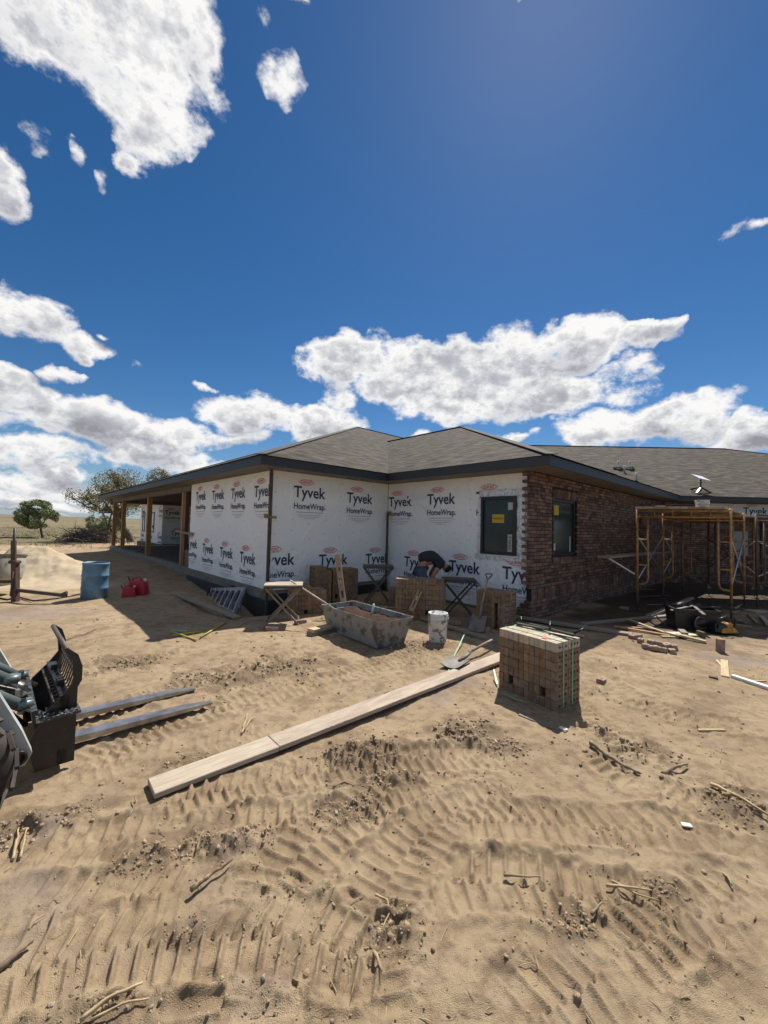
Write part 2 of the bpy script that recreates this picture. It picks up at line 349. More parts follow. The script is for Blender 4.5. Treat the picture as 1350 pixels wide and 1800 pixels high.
# ------------------------------------------------------------------ ground sheet
def make_ground():
    fine = np.arange(-53, 53.01, .165); rest = np.arange(58, 303, 5.)
    ang = np.radians(np.concatenate([fine, rest])); na = len(ang)
    rr = [.45]
    while rr[-1] < 17: rr.append(rr[-1]*1.0046)
    while rr[-1] < 9500: rr.append(rr[-1]*1.055)
    rr = np.array(rr); nr = len(rr)
    A_, R_ = np.meshgrid(ang, rr)
    x = (R_*np.sin(A_)).ravel(); y = (R_*np.cos(A_)).ravel()
    z = macro(x, y); near = np.hypot(x, y) < 17
    d = np.zeros_like(z); d[near] = detail(x[near], y[near]); 
    far = ~near; d[far] = fb(x[far], y[far], 3.5, 3, 77)*.10
    z = z+d
    # keep the sheet under the house slab and foundations
    co = np.stack([x, y, z], 1)
    idx = np.arange(nr*na).reshape(nr, na)
    a = idx[:-1, :]; b = np.roll(idx, -1, 1)[:-1, :]; c = np.roll(idx, -1, 1)[1:, :]; e = idx[1:, :]
    quads = np.stack([a, e, c, b], -1).reshape(-1, 4)
    me = bpy.data.meshes.new('ground')
    nv = len(co)+1; me.vertices.add(nv)
    co = np.concatenate([co, [[0, 0, gz(0, 0)]]]); me.vertices.foreach_set('co', co.ravel())
    fan = np.stack([np.full(na, nv-1), idx[0], np.roll(idx[0], -1)], -1)
    nl = quads.size + fan.size; me.loops.add(nl); me.polygons.add(len(quads)+len(fan))
    me.loops.foreach_set('vertex_index', np.concatenate([quads.ravel(), fan.ravel()]).astype(np.int32))
    st = np.concatenate([np.arange(len(quads))*4, len(quads)*4+np.arange(len(fan))*3]).astype(np.int32)
    me.polygons.foreach_set('loop_start', st)
    me.polygons.foreach_set('use_smooth', np.ones(len(st), bool))
    damp = np.zeros(nv)
    for (cx_, cy_, s_, h_) in PW:
        g = gau(x, y, cx_, cy_, s_*1.6, s_*1.0, .3); damp[:-1] = np.maximum(damp[:-1], sm(g+fb(x, y, .12, 4, 33)*1.1, .25, .75))
    dn = fb(x, y, .9, 5, 55, .62); damp[:-1] = np.maximum(damp[:-1], .75*sm(dn, .33, .6)*near)
    grey = gau(x, y, *at(30, 1080).xy, 1.3, .7) + 1.1*gau(x, y, *at(1320, 1165).xy, .5, .35) + .8*gau(x, y, *at(760, 1215).xy, .9, .3, .75)+.35*gau(x, y, -1.2, 1.7, .9, .5)
    gr = np.zeros(nv); gr[:-1] = np.clip(sm(grey+fb(x, y, .25, 4, 66)*.8, .3, .9), 0, 1)
    fld = np.zeros(nv); r_ = np.hypot(x, y); fld[:-1] = sm(r_+fb(x, y, 9, 3, 12)*26, 30, 42)
    pale = np.zeros(nv); pale[:-1] = sm(gau(x, y, -9.7, 11.2, 2.4, 1.5, -.35)+gau(x, y, -8.2, 9.3, 2.2, .9)*.6+fb(x, y, .6, 3, 71)*.3, .3, .7)
    mud_shade = np.zeros(nv); uu = (x-PH.x)*UU.x+(y-PH.y)*UU.y; vv_ = (x-PH.x)*VV.x+(y-PH.y)*VV.y
    mud_shade[:-1] = sm(-uu+fb(x, y, .8, 3, 14)*1.2, 3.2, 4.2)*(1-sm(-uu+fb(x, y, .9, 3, 15)*1.5, 5.6, 7.0)*(1-sm(vv_, 7, 9)))*sm(vv_, 3.0, 4.2)
    for nm, arr in (('damp', damp), ('grey', gr), ('field', fld), ('mud_shade', mud_shade), ('pale', pale)):
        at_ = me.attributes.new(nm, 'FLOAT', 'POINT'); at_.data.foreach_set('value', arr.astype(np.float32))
    me.update(calc_edges=True); me.validate()
    m = bpy.data.materials.new('soil'); m.use_nodes = True; t = m.node_tree; b = t.nodes['Principled BSDF']
    b.inputs['Roughness'].default_value = .95; b.inputs['Specular IOR Level'].default_value = .15
    O = N(t, 'ShaderNodeTexCoord').outputs['Object']
    def noise(sc, det=4, ro=.6):
        n = N(t, 'ShaderNodeTexNoise'); n.inputs['Scale'].default_value = sc; n.inputs['Detail'].default_value = det
        n.inputs['Roughness'].default_value = ro; L(t, O, n.inputs['Vector']); return n.outputs[0]
    def mixc(f, c1, c2):
        n = N(t, 'ShaderNodeMix', data_type='RGBA')
        if isinstance(f, float): n.inputs[0].default_value = f
        else: L(t, f, n.inputs[0])
        for i, c in ((6, c1), (7, c2)):
            if isinstance(c, tuple): n.inputs[i].default_value = (*c, 1)
            else: L(t, c, n.inputs[i])
        return n.outputs[2]
    def attr(nm):
        n = N(t, 'ShaderNodeAttribute'); n.attribute_name = nm; return n.outputs['Fac']
    c = mixc(sstep(t, noise(1.3, 6), .35, .65), (.385, .292, .186), (.330, .245, .152))
    c = mixc(M(t, 'MULTIPLY', sstep(t, noise(2.6, 7, .7), .5, .66), .7), c, (.240, .170, .106))
    c = mixc(sstep(t, noise(9, 7, .7), .44, .70), c, (.235, .165, .103))
    c = mixc(M(t, 'MULTIPLY', sstep(t, noise(70, 4, .75), .56, .72), .65), c, (.16, .11, .07))
    c = mixc(M(t, 'MULTIPLY', sstep(t, noise(140, 2, .5), .68, .74), .7), c, (.50, .42, .32))
    c = mixc(M(t, 'MULTIPLY', attr('damp'), .62), c, (.165, .115, .076))
    c = mixc(M(t, 'MULTIPLY', attr('pale'), .8), c, (.50, .41, .29))
    c = mixc(M(t, 'MULTIPLY', attr('grey'), .6), c, (.26, .205, .18))
    c = mixc(M(t, 'MULTIPLY', attr('mud_shade'), .85), c, (.045, .034, .027))  # mud tone with the shade beside the brick wall painted in
    f1 = mixc(sstep(t, noise(.05, 5), .4, .6), (.165, .135, .075), (.22, .175, .105))
    f1 = mixc(sstep(t, noise(.6, 5), .45, .68), f1, (.09, .085, .045))
    f1 = mixc(M(t, 'MULTIPLY', sstep(t, noise(.012, 4), .5, .6), .6), f1, (.12, .105, .07))
    c = mixc(attr('field'), c, f1)
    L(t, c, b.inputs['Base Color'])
    bp = N(t, 'ShaderNodeBump'); bp.inputs['Distance'].default_value = .012; bp.inputs['Strength'].default_value = .8
    L(t, M(t, 'ADD', M(t, 'MULTIPLY', noise(45, 6, .7), .7), noise(260, 3, .6)), bp.inputs['Height']); L(t, bp.outputs[0], b.inputs['Normal'])
    me.materials.append(m); MATS['soil'] = m
    o = bpy.data.objects.new('ground', me); COL.objects.link(o); o['kind'] = 'structure'; return o
make_ground()

# ------------------------------------------------------------------ house
def hv(u, v, z): return Vector((v, u, z))      # house coordinates -> local axes of the house Empty
house = thing('house', 'single storey house under construction with hipped shingle roof and white printed house wrap', 'house', PH, math.atan2(VV.y, VV.x))
m_wrap = bpy.data.materials.new('house_wrap'); m_wrap.use_nodes = True
t = m_wrap.node_tree; b = t.nodes['Principled BSDF']; b.inputs['Base Color'].default_value = (.83, .84, .83, 1); b.inputs['Roughness'].default_value = .55
b.inputs['Specular IOR Level'].default_value = .35
O = N(t, 'ShaderNodeTexCoord').outputs['Object']
n = N(t, 'ShaderNodeTexNoise'); n.inputs['Scale'].default_value = 2.2; n.inputs['Detail'].default_value = 4; n.inputs['Distortion'].default_value = 1.3
L(t, VM(t, 'MULTIPLY', O, (1, 1, .8)), n.inputs['Vector'])
rid = M(t, 'SUBTRACT', 1, M(t, 'MULTIPLY', M(t, 'ABSOLUTE', M(t, 'SUBTRACT', n.outputs[0], .5)), 9), clamp=True)
n2_ = N(t, 'ShaderNodeTexNoise'); n2_.inputs['Scale'].default_value = 14; n2_.inputs['Detail'].default_value = 3; L(t, O, n2_.inputs['Vector'])
bp = N(t, 'ShaderNodeBump'); bp.inputs['Distance'].default_value = .016; bp.inputs['Strength'].default_value = .8
L(t, M(t, 'ADD', M(t, 'MULTIPLY', rid, .6), M(t, 'MULTIPLY', n2_.outputs[0], .2)), bp.inputs['Height']); L(t, bp.outputs[0], b.inputs['Normal'])
m_navy = mat('lettering_navy', (.035, .042, .10), .6); m_red = mat('oval_red', (.62, .10, .09), .6); m_grey = mat('small_print_grey', (.33, .35, .40), .6)
m_nail = mat('cap_nail', (.06, .06, .07), .5)
TY = textmesh('Tyvek', width=.79, height=.235); HM = textmesh('HomeWrap.', width=.80, height=.125); DP = textmesh('DUPONT', width=.245, height=.062)
def wdisp(a, b, s):
    a = np.asarray(a); b = np.asarray(b)
    n_ = fb(a, b, .9, 3, s); cr_ = np.exp(-(fb(a+b*.9, b-a*.4, .8, 2, s+3)/.030)**2)
    c2_ = np.exp(-(fb((a-b*.6)*1.0, (b+a*.5)*.35, .35, 2, s+5)/.05)**2)
    low = 1-sm(b, .5, 1.1)
    return n_*.006 + .013*cr_*sm(fb(a, b, 1.3, 1, s+8), -.15, .15) + .0045*c2_*sm(fb(a, b, .9, 1, s+9), -.05, .2) + low*fb(a*.5, b*2.2, .28, 3, s+12)*.014
def wrap_wall(fn, a0, a1, b0, b1, seed, logos, dots=True, name='house_wrap'):
    na_ = max(2, int((a1-a0)/.022)); nb_ = max(2, int((b1-b0)/.022))
    aa, bb = np.meshgrid(np.linspace(a0, a1, na_), np.linspace(b0, b1, nb_)); d = wdisp(aa, bb, seed)
    q = MB(); q.v = [tuple(fn(float(aa.flat[i]), float(bb.flat[i]), float(d.flat[i])+.012)) for i in range(aa.size)]
    for j in range(nb_-1):
        for i in range(na_-1): q.f.append([j*na_+i, j*na_+i+1, (j+1)*na_+i+1, (j+1)*na_+i])
    q.mi = [0]*len(q.f); q.sm = [True]*len(q.f)
    o = q.build(name, m_wrap, house)
    def clipadd(mb, tm, a, b_):
        vs, fs = tm
        for f in fs:
            pa = [(vs[i].x+a, vs[i].y+b_) for i in f]
            ca = sum(p[0] for p in pa)/len(pa)
            if not (a0+.005 < min(p[0] for p in pa) and max(p[0] for p in pa) < a1-.005 and b0 < min(p[1] for p in pa) and max(p[1] for p in pa) < b1): continue
            mb.add([fn(x_, y_, .019+float(wdisp(x_, y_, seed))) for x_, y_ in pa], [list(range(len(pa)))])
    ty = MB(); rd = MB(); gr = MB()
    def rect(mb, x0, x1, y0, y1):
        x0 = max(x0, a0+.01); x1 = min(x1, a1-.01)
        if x1 <= x0: return
        n_ = max(1, int((x1-x0)/.08))
        for i in range(n_):
            p, q_ = x0+(x1-x0)*i/n_, x0+(x1-x0)*(i+1)/n_
            mb.add([fn(x_, y_, .020+float(wdisp(x_, y_, seed))) for x_, y_ in ((p, y0), (q_, y0), (q_, y1), (p, y1))], [[0, 1, 2, 3]])
    for (a, bz) in logos:                     # bz = top of the capital T
        clipadd(ty, TY, a, bz-.235); clipadd(ty, HM, a+.01, bz-.48)
        clipadd(rd, DP, a+.17, bz+.055)
        pts = []
        cx_, cz_ = a+.295, bz+.086
        for k in range(28):                   # oval ring
            t0, t1 = 2*math.pi*k/28, 2*math.pi*(k+1)/28
            P4 = [(cx_+math.cos(tt)*.175*s_, cz_+math.sin(tt)*.062*s2) for tt, s_, s2 in ((t0, 1, 1), (t1, 1, 1), (t1, .93, .80), (t0, .93, .80))]
            if min(p[0] for p in P4) > a0 and max(p[0] for p in P4) < a1 and max(p[1] for p in P4) < b1: rd.add([fn(x_, y_, .020+float(wdisp(x_, y_, seed))) for x_, y_ in P4], [[0, 1, 2, 3]])
        for sx_ in (-1, 1): rect(rd, cx_+sx_*.20-.008, cx_+sx_*.20+.008, cz_-.008, cz_+.008)
        rect(gr, a+.06, a+.74, bz-.555, bz-.542)
        rect(gr, a+.10, a+.70, bz-.612, bz-.603); rect(gr, a+.16, a+.64, bz-.650, bz-.641); rect(gr, a+.25, a+.55, bz-.686, bz-.678)
    if ty.f: ty.build('printed_lettering', m_navy, o)
    if rd.f: rd.build('oval_logo', m_red, o)
    if gr.f: gr.build('small_print_lettering', m_grey, o)
    if dots:
        dm = MB(); r_ = random.Random(seed); a = a0+.06
        while a < a1:
            bq = b0+.1+r_.random()*.2
            while bq < b1-.05:
                x_, y_ = a+r_.uniform(-.02, .02), bq+r_.uniform(-.05, .05); rr_ = .009
                c_ = float(wdisp(x_, y_, seed))
                vs = [fn(x_+rr_*math.cos(k*math.pi/3), y_+rr_*math.sin(k*math.pi/3), .022+c_) for k in range(6)]
                dm.add(vs, [[0, 1, 2, 3, 4, 5]]); bq += .30
            a += .405
        dm.build('nail_pattern', m_nail, o)
    return o
ZW = 2.69
# A: a = -u so the writing reads left to right from outside
wrap_wall(lambda a, b_, d: hv(-a, -d, b_), -4.9, -.005, .295, ZW-.005, 11, [(-4.48, 2.45), (-3.24, 2.43), (-2.02, 2.42), (-.78, 2.41), (-5.02, 1.12), (-3.80, 1.05), (-2.57, 1.02), (-1.40, .98)])
wrap_wall(lambda a, b_, d: hv(-d, a, b_), -.005, 3.16, .29, ZW-.005, 12, [(.465, 2.42), (1.85, 2.39), (-.25, 1.02), (1.136, .97), (2.47, .95)])
wrap_wall(lambda a, b_, d: hv(-a, 3.187-d, b_), .02, 3.86, .06, ZW-.005, 13, [(.045, 2.36), (1.32, 2.38), (2.64, 2.37), (.63, .92), (1.97, .93), (3.26, .91)])
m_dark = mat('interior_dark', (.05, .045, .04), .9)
m_osb = mat('sheathing', (.33, .24, .15), .85, c2=(.22, .15, .09), ns=30)
m_tar = mat('foundation_tar', (.018, .019, .022), .55, bump=.5, bs=30); m_conc = mat('concrete', (.21, .205, .18), .9, c2=(.15, .145, .125), ns=5, bump=.4, bs=60)
# wall cores
q = MB(); T_ = .14
for (u0, u1, v0, v1) in ((0, 4.9, .002, T_), (.002, T_, T_, 3.187), (-3.76, 0, 3.19, 3.33), (-3.77, -3.63, 3.33, 12.4), (4.76, 4.9, T_, 4.5), (4.9, 23, 4.5, 4.62), (17.6, 17.74, 2.45, 4.5), (17.74, 22.8, 2.45, 2.57)):
    q.box(hv((u0+u1)/2, (v0+v1)/2, (.3+ZW)/2), hv(abs(u1-u0), abs(v1-v0), ZW-.3))
q.build('wall_sheathing', m_osb, house)
q = MB()
for (u0, u1, v0, v1, z0, z1) in ((-.0, 4.92, -.012, .13, .09, .29), (0, .13, .13, 3.18, .21, .285), (-3.75, 0, 3.185, 3.3, -.02, .055)):
    q.box(hv((u0+u1)/2, (v0+v1)/2, (z0+z1)/2), hv(abs(u1-u0), abs(v1-v0), z1-z0))
q.build('foundation', m_conc, house)
q = MB()
for (u0, u1, v0, v1, z0, z1) in ((-.06, 4.92, -.055, .1, -.6, .09), (-.05, .1, .1, 3.18, -.6, .21), (-3.7, 0, 3.15, 3.3, -.6, -.02)):
    q.box(hv((u0+u1)/2, (v0+v1)/2, (z0+z1)/2), hv(abs(u1-u0), abs(v1-v0), z1-z0))
q.box(hv(1.72, -.03, .12), hv(.16, .06, .12))
q.build('foundation_coating', m_tar, house)
# porch
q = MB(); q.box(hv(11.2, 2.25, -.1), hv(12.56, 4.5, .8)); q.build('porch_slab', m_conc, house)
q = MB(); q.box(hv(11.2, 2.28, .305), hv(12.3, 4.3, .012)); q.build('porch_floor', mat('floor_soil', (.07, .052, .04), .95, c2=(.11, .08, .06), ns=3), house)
m_beam = mat('beam_grey', (.15, .14, .13), .8, c2=(.11, .10, .09), ns=4)
q = MB(); q.box(hv(11.1, .08, 2.60), hv(12.3, .16, .17)); q.box(hv(17.2, 2.2, 2.60), hv(.16, 4.1, .17)); q.build('porch_beam', m_beam, house)
m_post = mat('post_amber', (.40, .21, .075), .7, c2=(.28, .13, .045), ns=3, stretch=(8, 8, .6))
for u in (5.75, 10.0, 14.75, 17.0):
    q = MB(); q.box(hv(u, .08, 1.41), hv(.15, .15, 2.2)); q.build('porch_post', m_post, house)
q = MB(); q.box(hv(5.56, .07, 1.41), hv(.2, .11, 2.2)); q.build('porch_post', mat('post_brown', (.17, .085, .035), .7, c2=(.12, .06, .03), ns=3, stretch=(8, 8, .6)), house)
q = MB(); q.box(hv(5.22, .05, .55), hv(.42, .03, .48)); q.build('plywood_panel', mat('ply', (.19, .12, .06), .8, c2=(.13, .08, .04), ns=4), house)
# porch recess and far room in wrap
wrap_wall(lambda a, b_, d: hv(-a, 4.5-d, b_), -17.5, -4.95, .33, ZW-.01, 21, [(-16.6, 2.3), (-14.6, 2.3), (-12.4, 2.3), (-10.2, 2.3), (-8.0, 2.3), (-15.6, 1.1), (-13.4, 1.1), (-9.2, 1.1), (-7, 1.1)], False)
wrap_wall(lambda a, b_, d: hv(17.6-d, a, b_), 2.44, 4.48, .33, ZW-.01, 22, [(2.55, 2.25), (3.55, 2.25), (2.9, 1.1)], False)
wrap_wall(lambda a, b_, d: hv(-a, 2.45-d, b_), -22.8, -17.6, .33, ZW-.01, 23, [(-22.5, 2.35), (-18.4, 2.35), (-22.5, .85), (-20.4, .8), (-18.4, .85)], False)
q = MB(); q.box(hv(20.2, 2.4, .1), hv(5.3, .2, .42)); q.box(hv(17.62, 3.4, .2), hv(.16, 2.1, .25)); q.build('foundation', m_tar, house)
def win(fn, a0, a1, b0, b1, fw=.055, stickers=(), mullion=False, glassd=.01, proud=.05):
    f = MB(); m_fr = mat('window_frame_black', (.012, .012, .014), .45)
    def bx_(x0, x1, y0, y1, d0, d1, mb):
        P8 = [fn(x, y, d) for d in (d0, d1) for x, y in ((x0, y0), (x1, y0), (x1, y1), (x0, y1))]
        mb.add(P8, [[3, 2, 1, 0], [4, 5, 6, 7], [0, 1, 5, 4], [1, 2, 6, 5], [2, 3, 7, 6], [3, 0, 4, 7]])
    bx_(a0, a1, b0, b0+fw, -.04, proud, f); bx_(a0, a1, b1-fw, b1, -.04, proud, f)
    bx_(a0, a0+fw, b0+fw, b1-fw, -.04, proud, f); bx_(a1-fw, a1, b0+fw, b1-fw, -.04, proud, f)
    w = f.build('window', m_fr, house, fix=True)
    g_ = MB(); bx_(a0+fw, a1-fw, b0+fw, b1-fw, -.01, glassd, g_)
    gm = MATS.get('pane')
    if not gm: gm = mat('pane', (.030, .045, .050), .10, spec=.22, c2=(.045, .06, .062), ns=1.5)
    g_.build('pane', gm, w, fix=True)
    for (x0, x1, y0, y1, mm) in stickers:
        s_ = MB(); bx_(x0, x1, y0, y1, glassd, glassd+.002, s_); s_.build('sticker', mm, w, fix=True)
    return w, bx_
m_yel = mat('sticker_yellow', (.50, .36, .03), .6); m_wht = mat('sticker_white', (.42, .46, .44), .6); m_blk = mat('black_ink', (.03, .03, .03), .6)
fnC = lambda a, b_, d: hv(-a, 3.187-.02-d, b_)
w, bx_ = win(fnC, 2.785, 3.555, 1.12, 2.255, stickers=((3.03, 3.29, 1.74, 1.905, m_yel), (3.37, 3.47, 1.99, 2.13, m_wht), (3.37, 3.46, 1.19, 1.52, m_wht)))
tm = textmesh('WARNING', width=.23, height=.035); s_ = MB(); s_.add([fnC(v.x+3.045, v.y+1.808, .0135) for v in tm[0]], tm[1]); s_.build('sticker_lettering', m_blk, w)
tm = textmesh('TRIPLE', width=.27, height=.05); s_ = MB(); s_.add([fnC(3.44-v.y, v.x+1.22, .0135) for v in tm[0]], tm[1]); s_.build('sticker_lettering', m_blk, w)
# flashing tape round the window
m_tape = mat('flashing_tape', (.62, .64, .66), .32, metal=.35, bump=1.2, bs=22, stretch=(1, 1, .5), spec=.6)
def tapefn(x0, x1, y0, y1, seed):
    nx = max(2, int((x1-x0)/.012)); ny = max(2, int((y1-y0)/.012)); q = MB()
    X, Y = np.meshgrid(np.linspace(x0, x1, nx), np.linspace(y0, y1, ny))
    Dz = fb(X, Y, .09, 3, seed)*.022 + .012; jag = fb(X, Y, .12, 2, seed+1)*.03
    for i in range(X.size): q.v.append(tuple(fnC(float(X.flat[i]+jag.flat[i]*(.7 if 0 < i % nx < nx-1 else 1)), float(Y.flat[i]+jag.flat[i]*.6), float(Dz.flat[i]))))
    for j in range(ny-1):
        for i in range(nx-1): q.f.append([j*nx+i, j*nx+i+1, (j+1)*nx+i+1, (j+1)*nx+i]); q.mi.append(0); q.sm.append(True)
    return q
for i, r_ in enumerate(((2.70, 3.72, 2.255, 2.385), (2.70, 2.79, 1.12, 2.25), (3.55, 3.72, 1.12, 2.25), (2.66, 3.70, 1.02, 1.115))):
    tapefn(*r_, 100+i*7).build('flashing_tape', m_tape, house)
q = MB(); bx_(2.76, 3.58, 1.085, 1.12, 0, .03, q); q.build('sill_tape', mat('white_tape', (.7, .7, .7), .4), house)
for a in (-22.3, -21.3):
    win(lambda a_, b_, d: hv(-a_, 2.45-d, b_), a+.2, a+.75, .95, 2.15)
win(lambda a_, b_, d: hv(-a_, 2.45-d, b_), -20.1, -19.3, .95, 2.15)

# brick veneer: real bricks over a mortar bed
m_brick = mat('veneer_brick', (.130, .070, .050), .9, c2=(.23, .165, .125), ns=9, island=.48, bump=.5, bs=90, mixlo=.38, mixhi=.75)
m_mort = mat('mortar', (.022, .017, .015), .95, bump=.6, bs=60)
def bricks(mb, fn, a0, a1, b0, b1, soldier=False, step=.0667, off=0., skip=None, bl=.194, seed=1, rowstart=None, j=.0125):
    r_ = random.Random(seed); k = 0; b_ = b0
    bh = step-j if not soldier else (b1-b0-j)
    while b_ + bh <= b1+.004:
        L_ = bl if not soldier else .0575
        s = a0 - ((.5*(bl+j)) if (k % 2 and not soldier) else 0) + off
        st_ = rowstart(b_) if rowstart else a0
        while s < a1:
            x0 = max(s, st_); x1 = min(s+L_, a1)
            if x1-x0 > .03 and not (skip and skip((x0+x1)/2, b_+bh/2)):
                dd = r_.uniform(-.002, .003)
                if skip:
                    for lo, hi in getattr(skip, 'cuts', ()):
                        if skip(x0+.01, b_+bh/2) and x1 > hi: x0 = hi
                        if skip(x1-.01, b_+bh/2) and x0 < lo: x1 = lo
                if x1-x0 > .02:
                    P8 = [fn(x, y, d) for d in (-.05, dd) for x, y in ((x0, b_), (x1, b_), (x1, b_+bh), (x0, b_+bh))]
                    c_ = [Vector(p) for p in P8]
                    mb.add(c_, [[3, 2, 1, 0], [4, 5, 6, 7], [0, 1, 5, 4], [1, 2, 6, 5], [2, 3, 7, 6], [3, 0, 4, 7]])
            s += L_ + j
        b_ += bh + j; k += 1
    return mb
UD = -3.883
fnD = lambda a, b_, d: hv(UD-d, a, b_)
def skD(a, b_): return 4.0 < a < 5.12 and 1.0 < b_ < 2.455
skD.cuts = ((4.0, 5.12),)
q = MB()
bricks(q, fnD, 3.10, 12.35, -.2615, .335, seed=3)
bricks(q, fnD, 3.12, 12.35, .335, .55, soldier=True, seed=4)
bricks(q, fnD, 3.10, 12.35, .55, ZW-.01, skip=skD, seed=5)
bricks(q, fnD, 4.0, 5.12, 1.0, 1.10, soldier=True, seed=6)
bricks(q, fnD, 4.0, 5.12, 2.262, 2.455, soldier=True, seed=7)
# toothed return on the short side
fnR = lambda a, b_, d: hv(-a, 3.10-d, b_)
k = 0; z = .55
while z < ZW-.06:
    Lr = .195 if k % 2 else .10
    P8 = [fnR(x, y, d) for d in (-.085, 0) for x, y in ((3.88-Lr, z), (3.84, z), (3.84, z+.0567), (3.88-Lr, z+.0567))]
    q.add(P8, [[3, 2, 1, 0], [4, 5, 6, 7], [0, 1, 5, 4], [1, 2, 6, 5], [2, 3, 7, 6], [3, 0, 4, 7]]); z += .0667; k += 1
for k in range(9):
    z = -.2615+k*.0667; left = [3.0, 3.1, 3.2, 3.3, 3.4, 3.5, 3.6, 3.66, 3.72][k]; a = 3.835; kk = 0
    while a > left+.03:
        x0 = max(a-(.194 if kk or k % 2 else .09), left)
        P8 = [fnR(x, y, d) for d in (-.085, 0) for x, y in ((x0, z), (a, z), (a, z+.0567), (x0, z+.0567))]
        q.add(P8, [[3, 2, 1, 0], [4, 5, 6, 7], [0, 1, 5, 4], [1, 2, 6, 5], [2, 3, 7, 6], [3, 0, 4, 7]]); a = x0-.0105; kk += 1
q.build('brick_wall', m_brick, house, fix=True)
q = MB(); 
for (a0, a1, b0, b1) in ((3.115, 4.0, -.4, ZW-.02), (5.12, 12.35, -.4, ZW-.02), (4.0, 5.12, -.4, 1.0), (4.0, 5.12, 2.455, ZW-.02)):
    P8 = [fnD(x, y, d) for d in (-.10, -.009) for x, y in ((a0, b0), (a1, b0), (a1, b1), (a0, b1))]
    q.add(P8, [[3, 2, 1, 0], [4, 5, 6, 7], [0, 1, 5, 4], [1, 2, 6, 5], [2, 3, 7, 6], [3, 0, 4, 7]])
q.build('mortar_bed', m_mort, house, fix=True)
q = MB(); q.box(hv(UD-.004, 3.93, 1.70), hv(.02, .012, 1.42)); q.build('control_joint', m_blk, house)
win(lambda a, b_, d: hv(UD+.085-d, a, b_), 4.02, 5.10, 1.105, 2.258, stickers=((4.12, 4.38, 1.93, 2.13, m_yel), (4.16, 4.24, 1.22, 1.36, m_wht), (4.92, 4.97, 1.18, 1.5, m_wht)))
# E wing, at 45 degrees
F3u, F3v = -4.413, 12.09; r2 = math.sqrt(.5)
def ew(t, n_, z): return hv(F3u - t*r2 + n_*r2, F3v + t*r2 + n_*r2, z)
fnE = lambda a, b_, d: ew(a, .53-d, b_)
q = MB()
def rkE(b_): return -.22
def skE(a, b_): return a > 2.05 - (b_-2.2)*2.2 and b_ > 2.15 + 0*a or (3.9 < a < 4.5 and b_ > .3)
skE.cuts = ()
bricks(q, fnE, -.24, 8.0, -.2, .335, seed=13); bricks(q, fnE, -.24, 8.0, .335, .55, soldier=True, seed=14)
bricks(q, fnE, -.24, 8.0, .55, ZW-.01, skip=skE, seed=15)
q.build('brick_wall', m_brick, house, fix=True)
q = MB()
for (a0, a1, b0, b1) in ((-.24, 8.0, -.4, 2.16),):
    P8 = [fnE(x, y, d) for d in (-.06, -.009) for x, y in ((a0, b0), (a1, b0), (a1, b1), (a0, b1))]
    q.add(P8, [[3, 2, 1, 0], [4, 5, 6, 7], [0, 1, 5, 4], [1, 2, 6, 5], [2, 3, 7, 6], [3, 0, 4, 7]])
q.build('mortar_bed', m_mort, house, fix=True)
wrap_wall(lambda a, b_, d: ew(a, .53+.04-d, b_), -.1, 8.0, 2.0, ZW-.01, 31, [(2.45, 2.57), (4.6, 2.57)], False)
q = MB(); P8 = [fnE(x, y, d) for d in (-.22, -.065) for x, y in ((-.2, 0), (8, 0), (8, ZW), (-.2, ZW))]
q.add(P8, [[3, 2, 1, 0], [4, 5, 6, 7], [0, 1, 5, 4], [1, 2, 6, 5], [2, 3, 7, 6], [3, 0, 4, 7]]); q.build('wall_sheathing', m_osb, house, fix=True)
q = MB(); 
for (a0, a1, b0, b1, d1) in ((2.02, 2.47, .95, 1.75, .12), (2.15, 2.3, .55, .95, .06)):
    P8 = [fnE(x, y, d) for d in (0, d1) for x, y in ((a0, b0), (a1, b0), (a1, b1), (a0, b1))]
    q.add(P8, [[3, 2, 1, 0], [4, 5, 6, 7], [0, 1, 5, 4], [1, 2, 6, 5], [2, 3, 7, 6], [3, 0, 4, 7]])
q.build('electrical_panel', mat('panel_grey', (.25, .26, .26), .5), house, fix=True)
win(lambda a, b_, d: ew(a, .53-d, b_), 3.9, 4.5, .35, 2.55)

# eaves
m_fas = mat('fascia_slate', (.026, .030, .035), .5); m_sof = mat('soffit', (.20, .175, .155), .7, c2=(.15, .13, .115), ns=3, stretch=(1, .1, 1))
ZB, ZT = 2.69, 2.853
q = MB()
def ebox(u0, u1, v0, v1, z0, z1): q.box(hv((u0+u1)/2, (v0+v1)/2, (z0+z1)/2), hv(abs(u1-u0), abs(v1-v0), z1-z0))
ebox(-.53, 17.5, -.53, -.506, ZB-.004, ZT); ebox(-.53, -.506, -.506, 2.633, ZB-.004, ZT)
ebox(-4.413, -.506, 2.633, 2.657, ZB-.004, ZT); ebox(-4.413, -4.389, 2.657, 12.09, ZB-.004, ZT)
ebox(17.476, 17.5, -.506, 4.6, ZB-.004, ZT)
q.add([ew(t_, n_, z_) for z_ in (ZB-.004, ZT) for t_, n_ in ((-.01, 0), (16, 0), (16, .024), (.0, .024))], [[3, 2, 1, 0], [4, 5, 6, 7], [0, 1, 5, 4], [1, 2, 6, 5], [2, 3, 7, 6], [3, 0, 4, 7]])
q.build('fascia', m_fas, house, fix=True)
q = MB()
ebox(-.505, 17.47, -.505, .0, ZB, ZB+.01); ebox(-.505, -.0, .0, 2.66, ZB, ZB+.01); ebox(-4.388, 0., 2.66, 3.185, ZB, ZB+.01); ebox(-4.388, -3.88, 3.186, 12.4, ZB, ZB+.01)
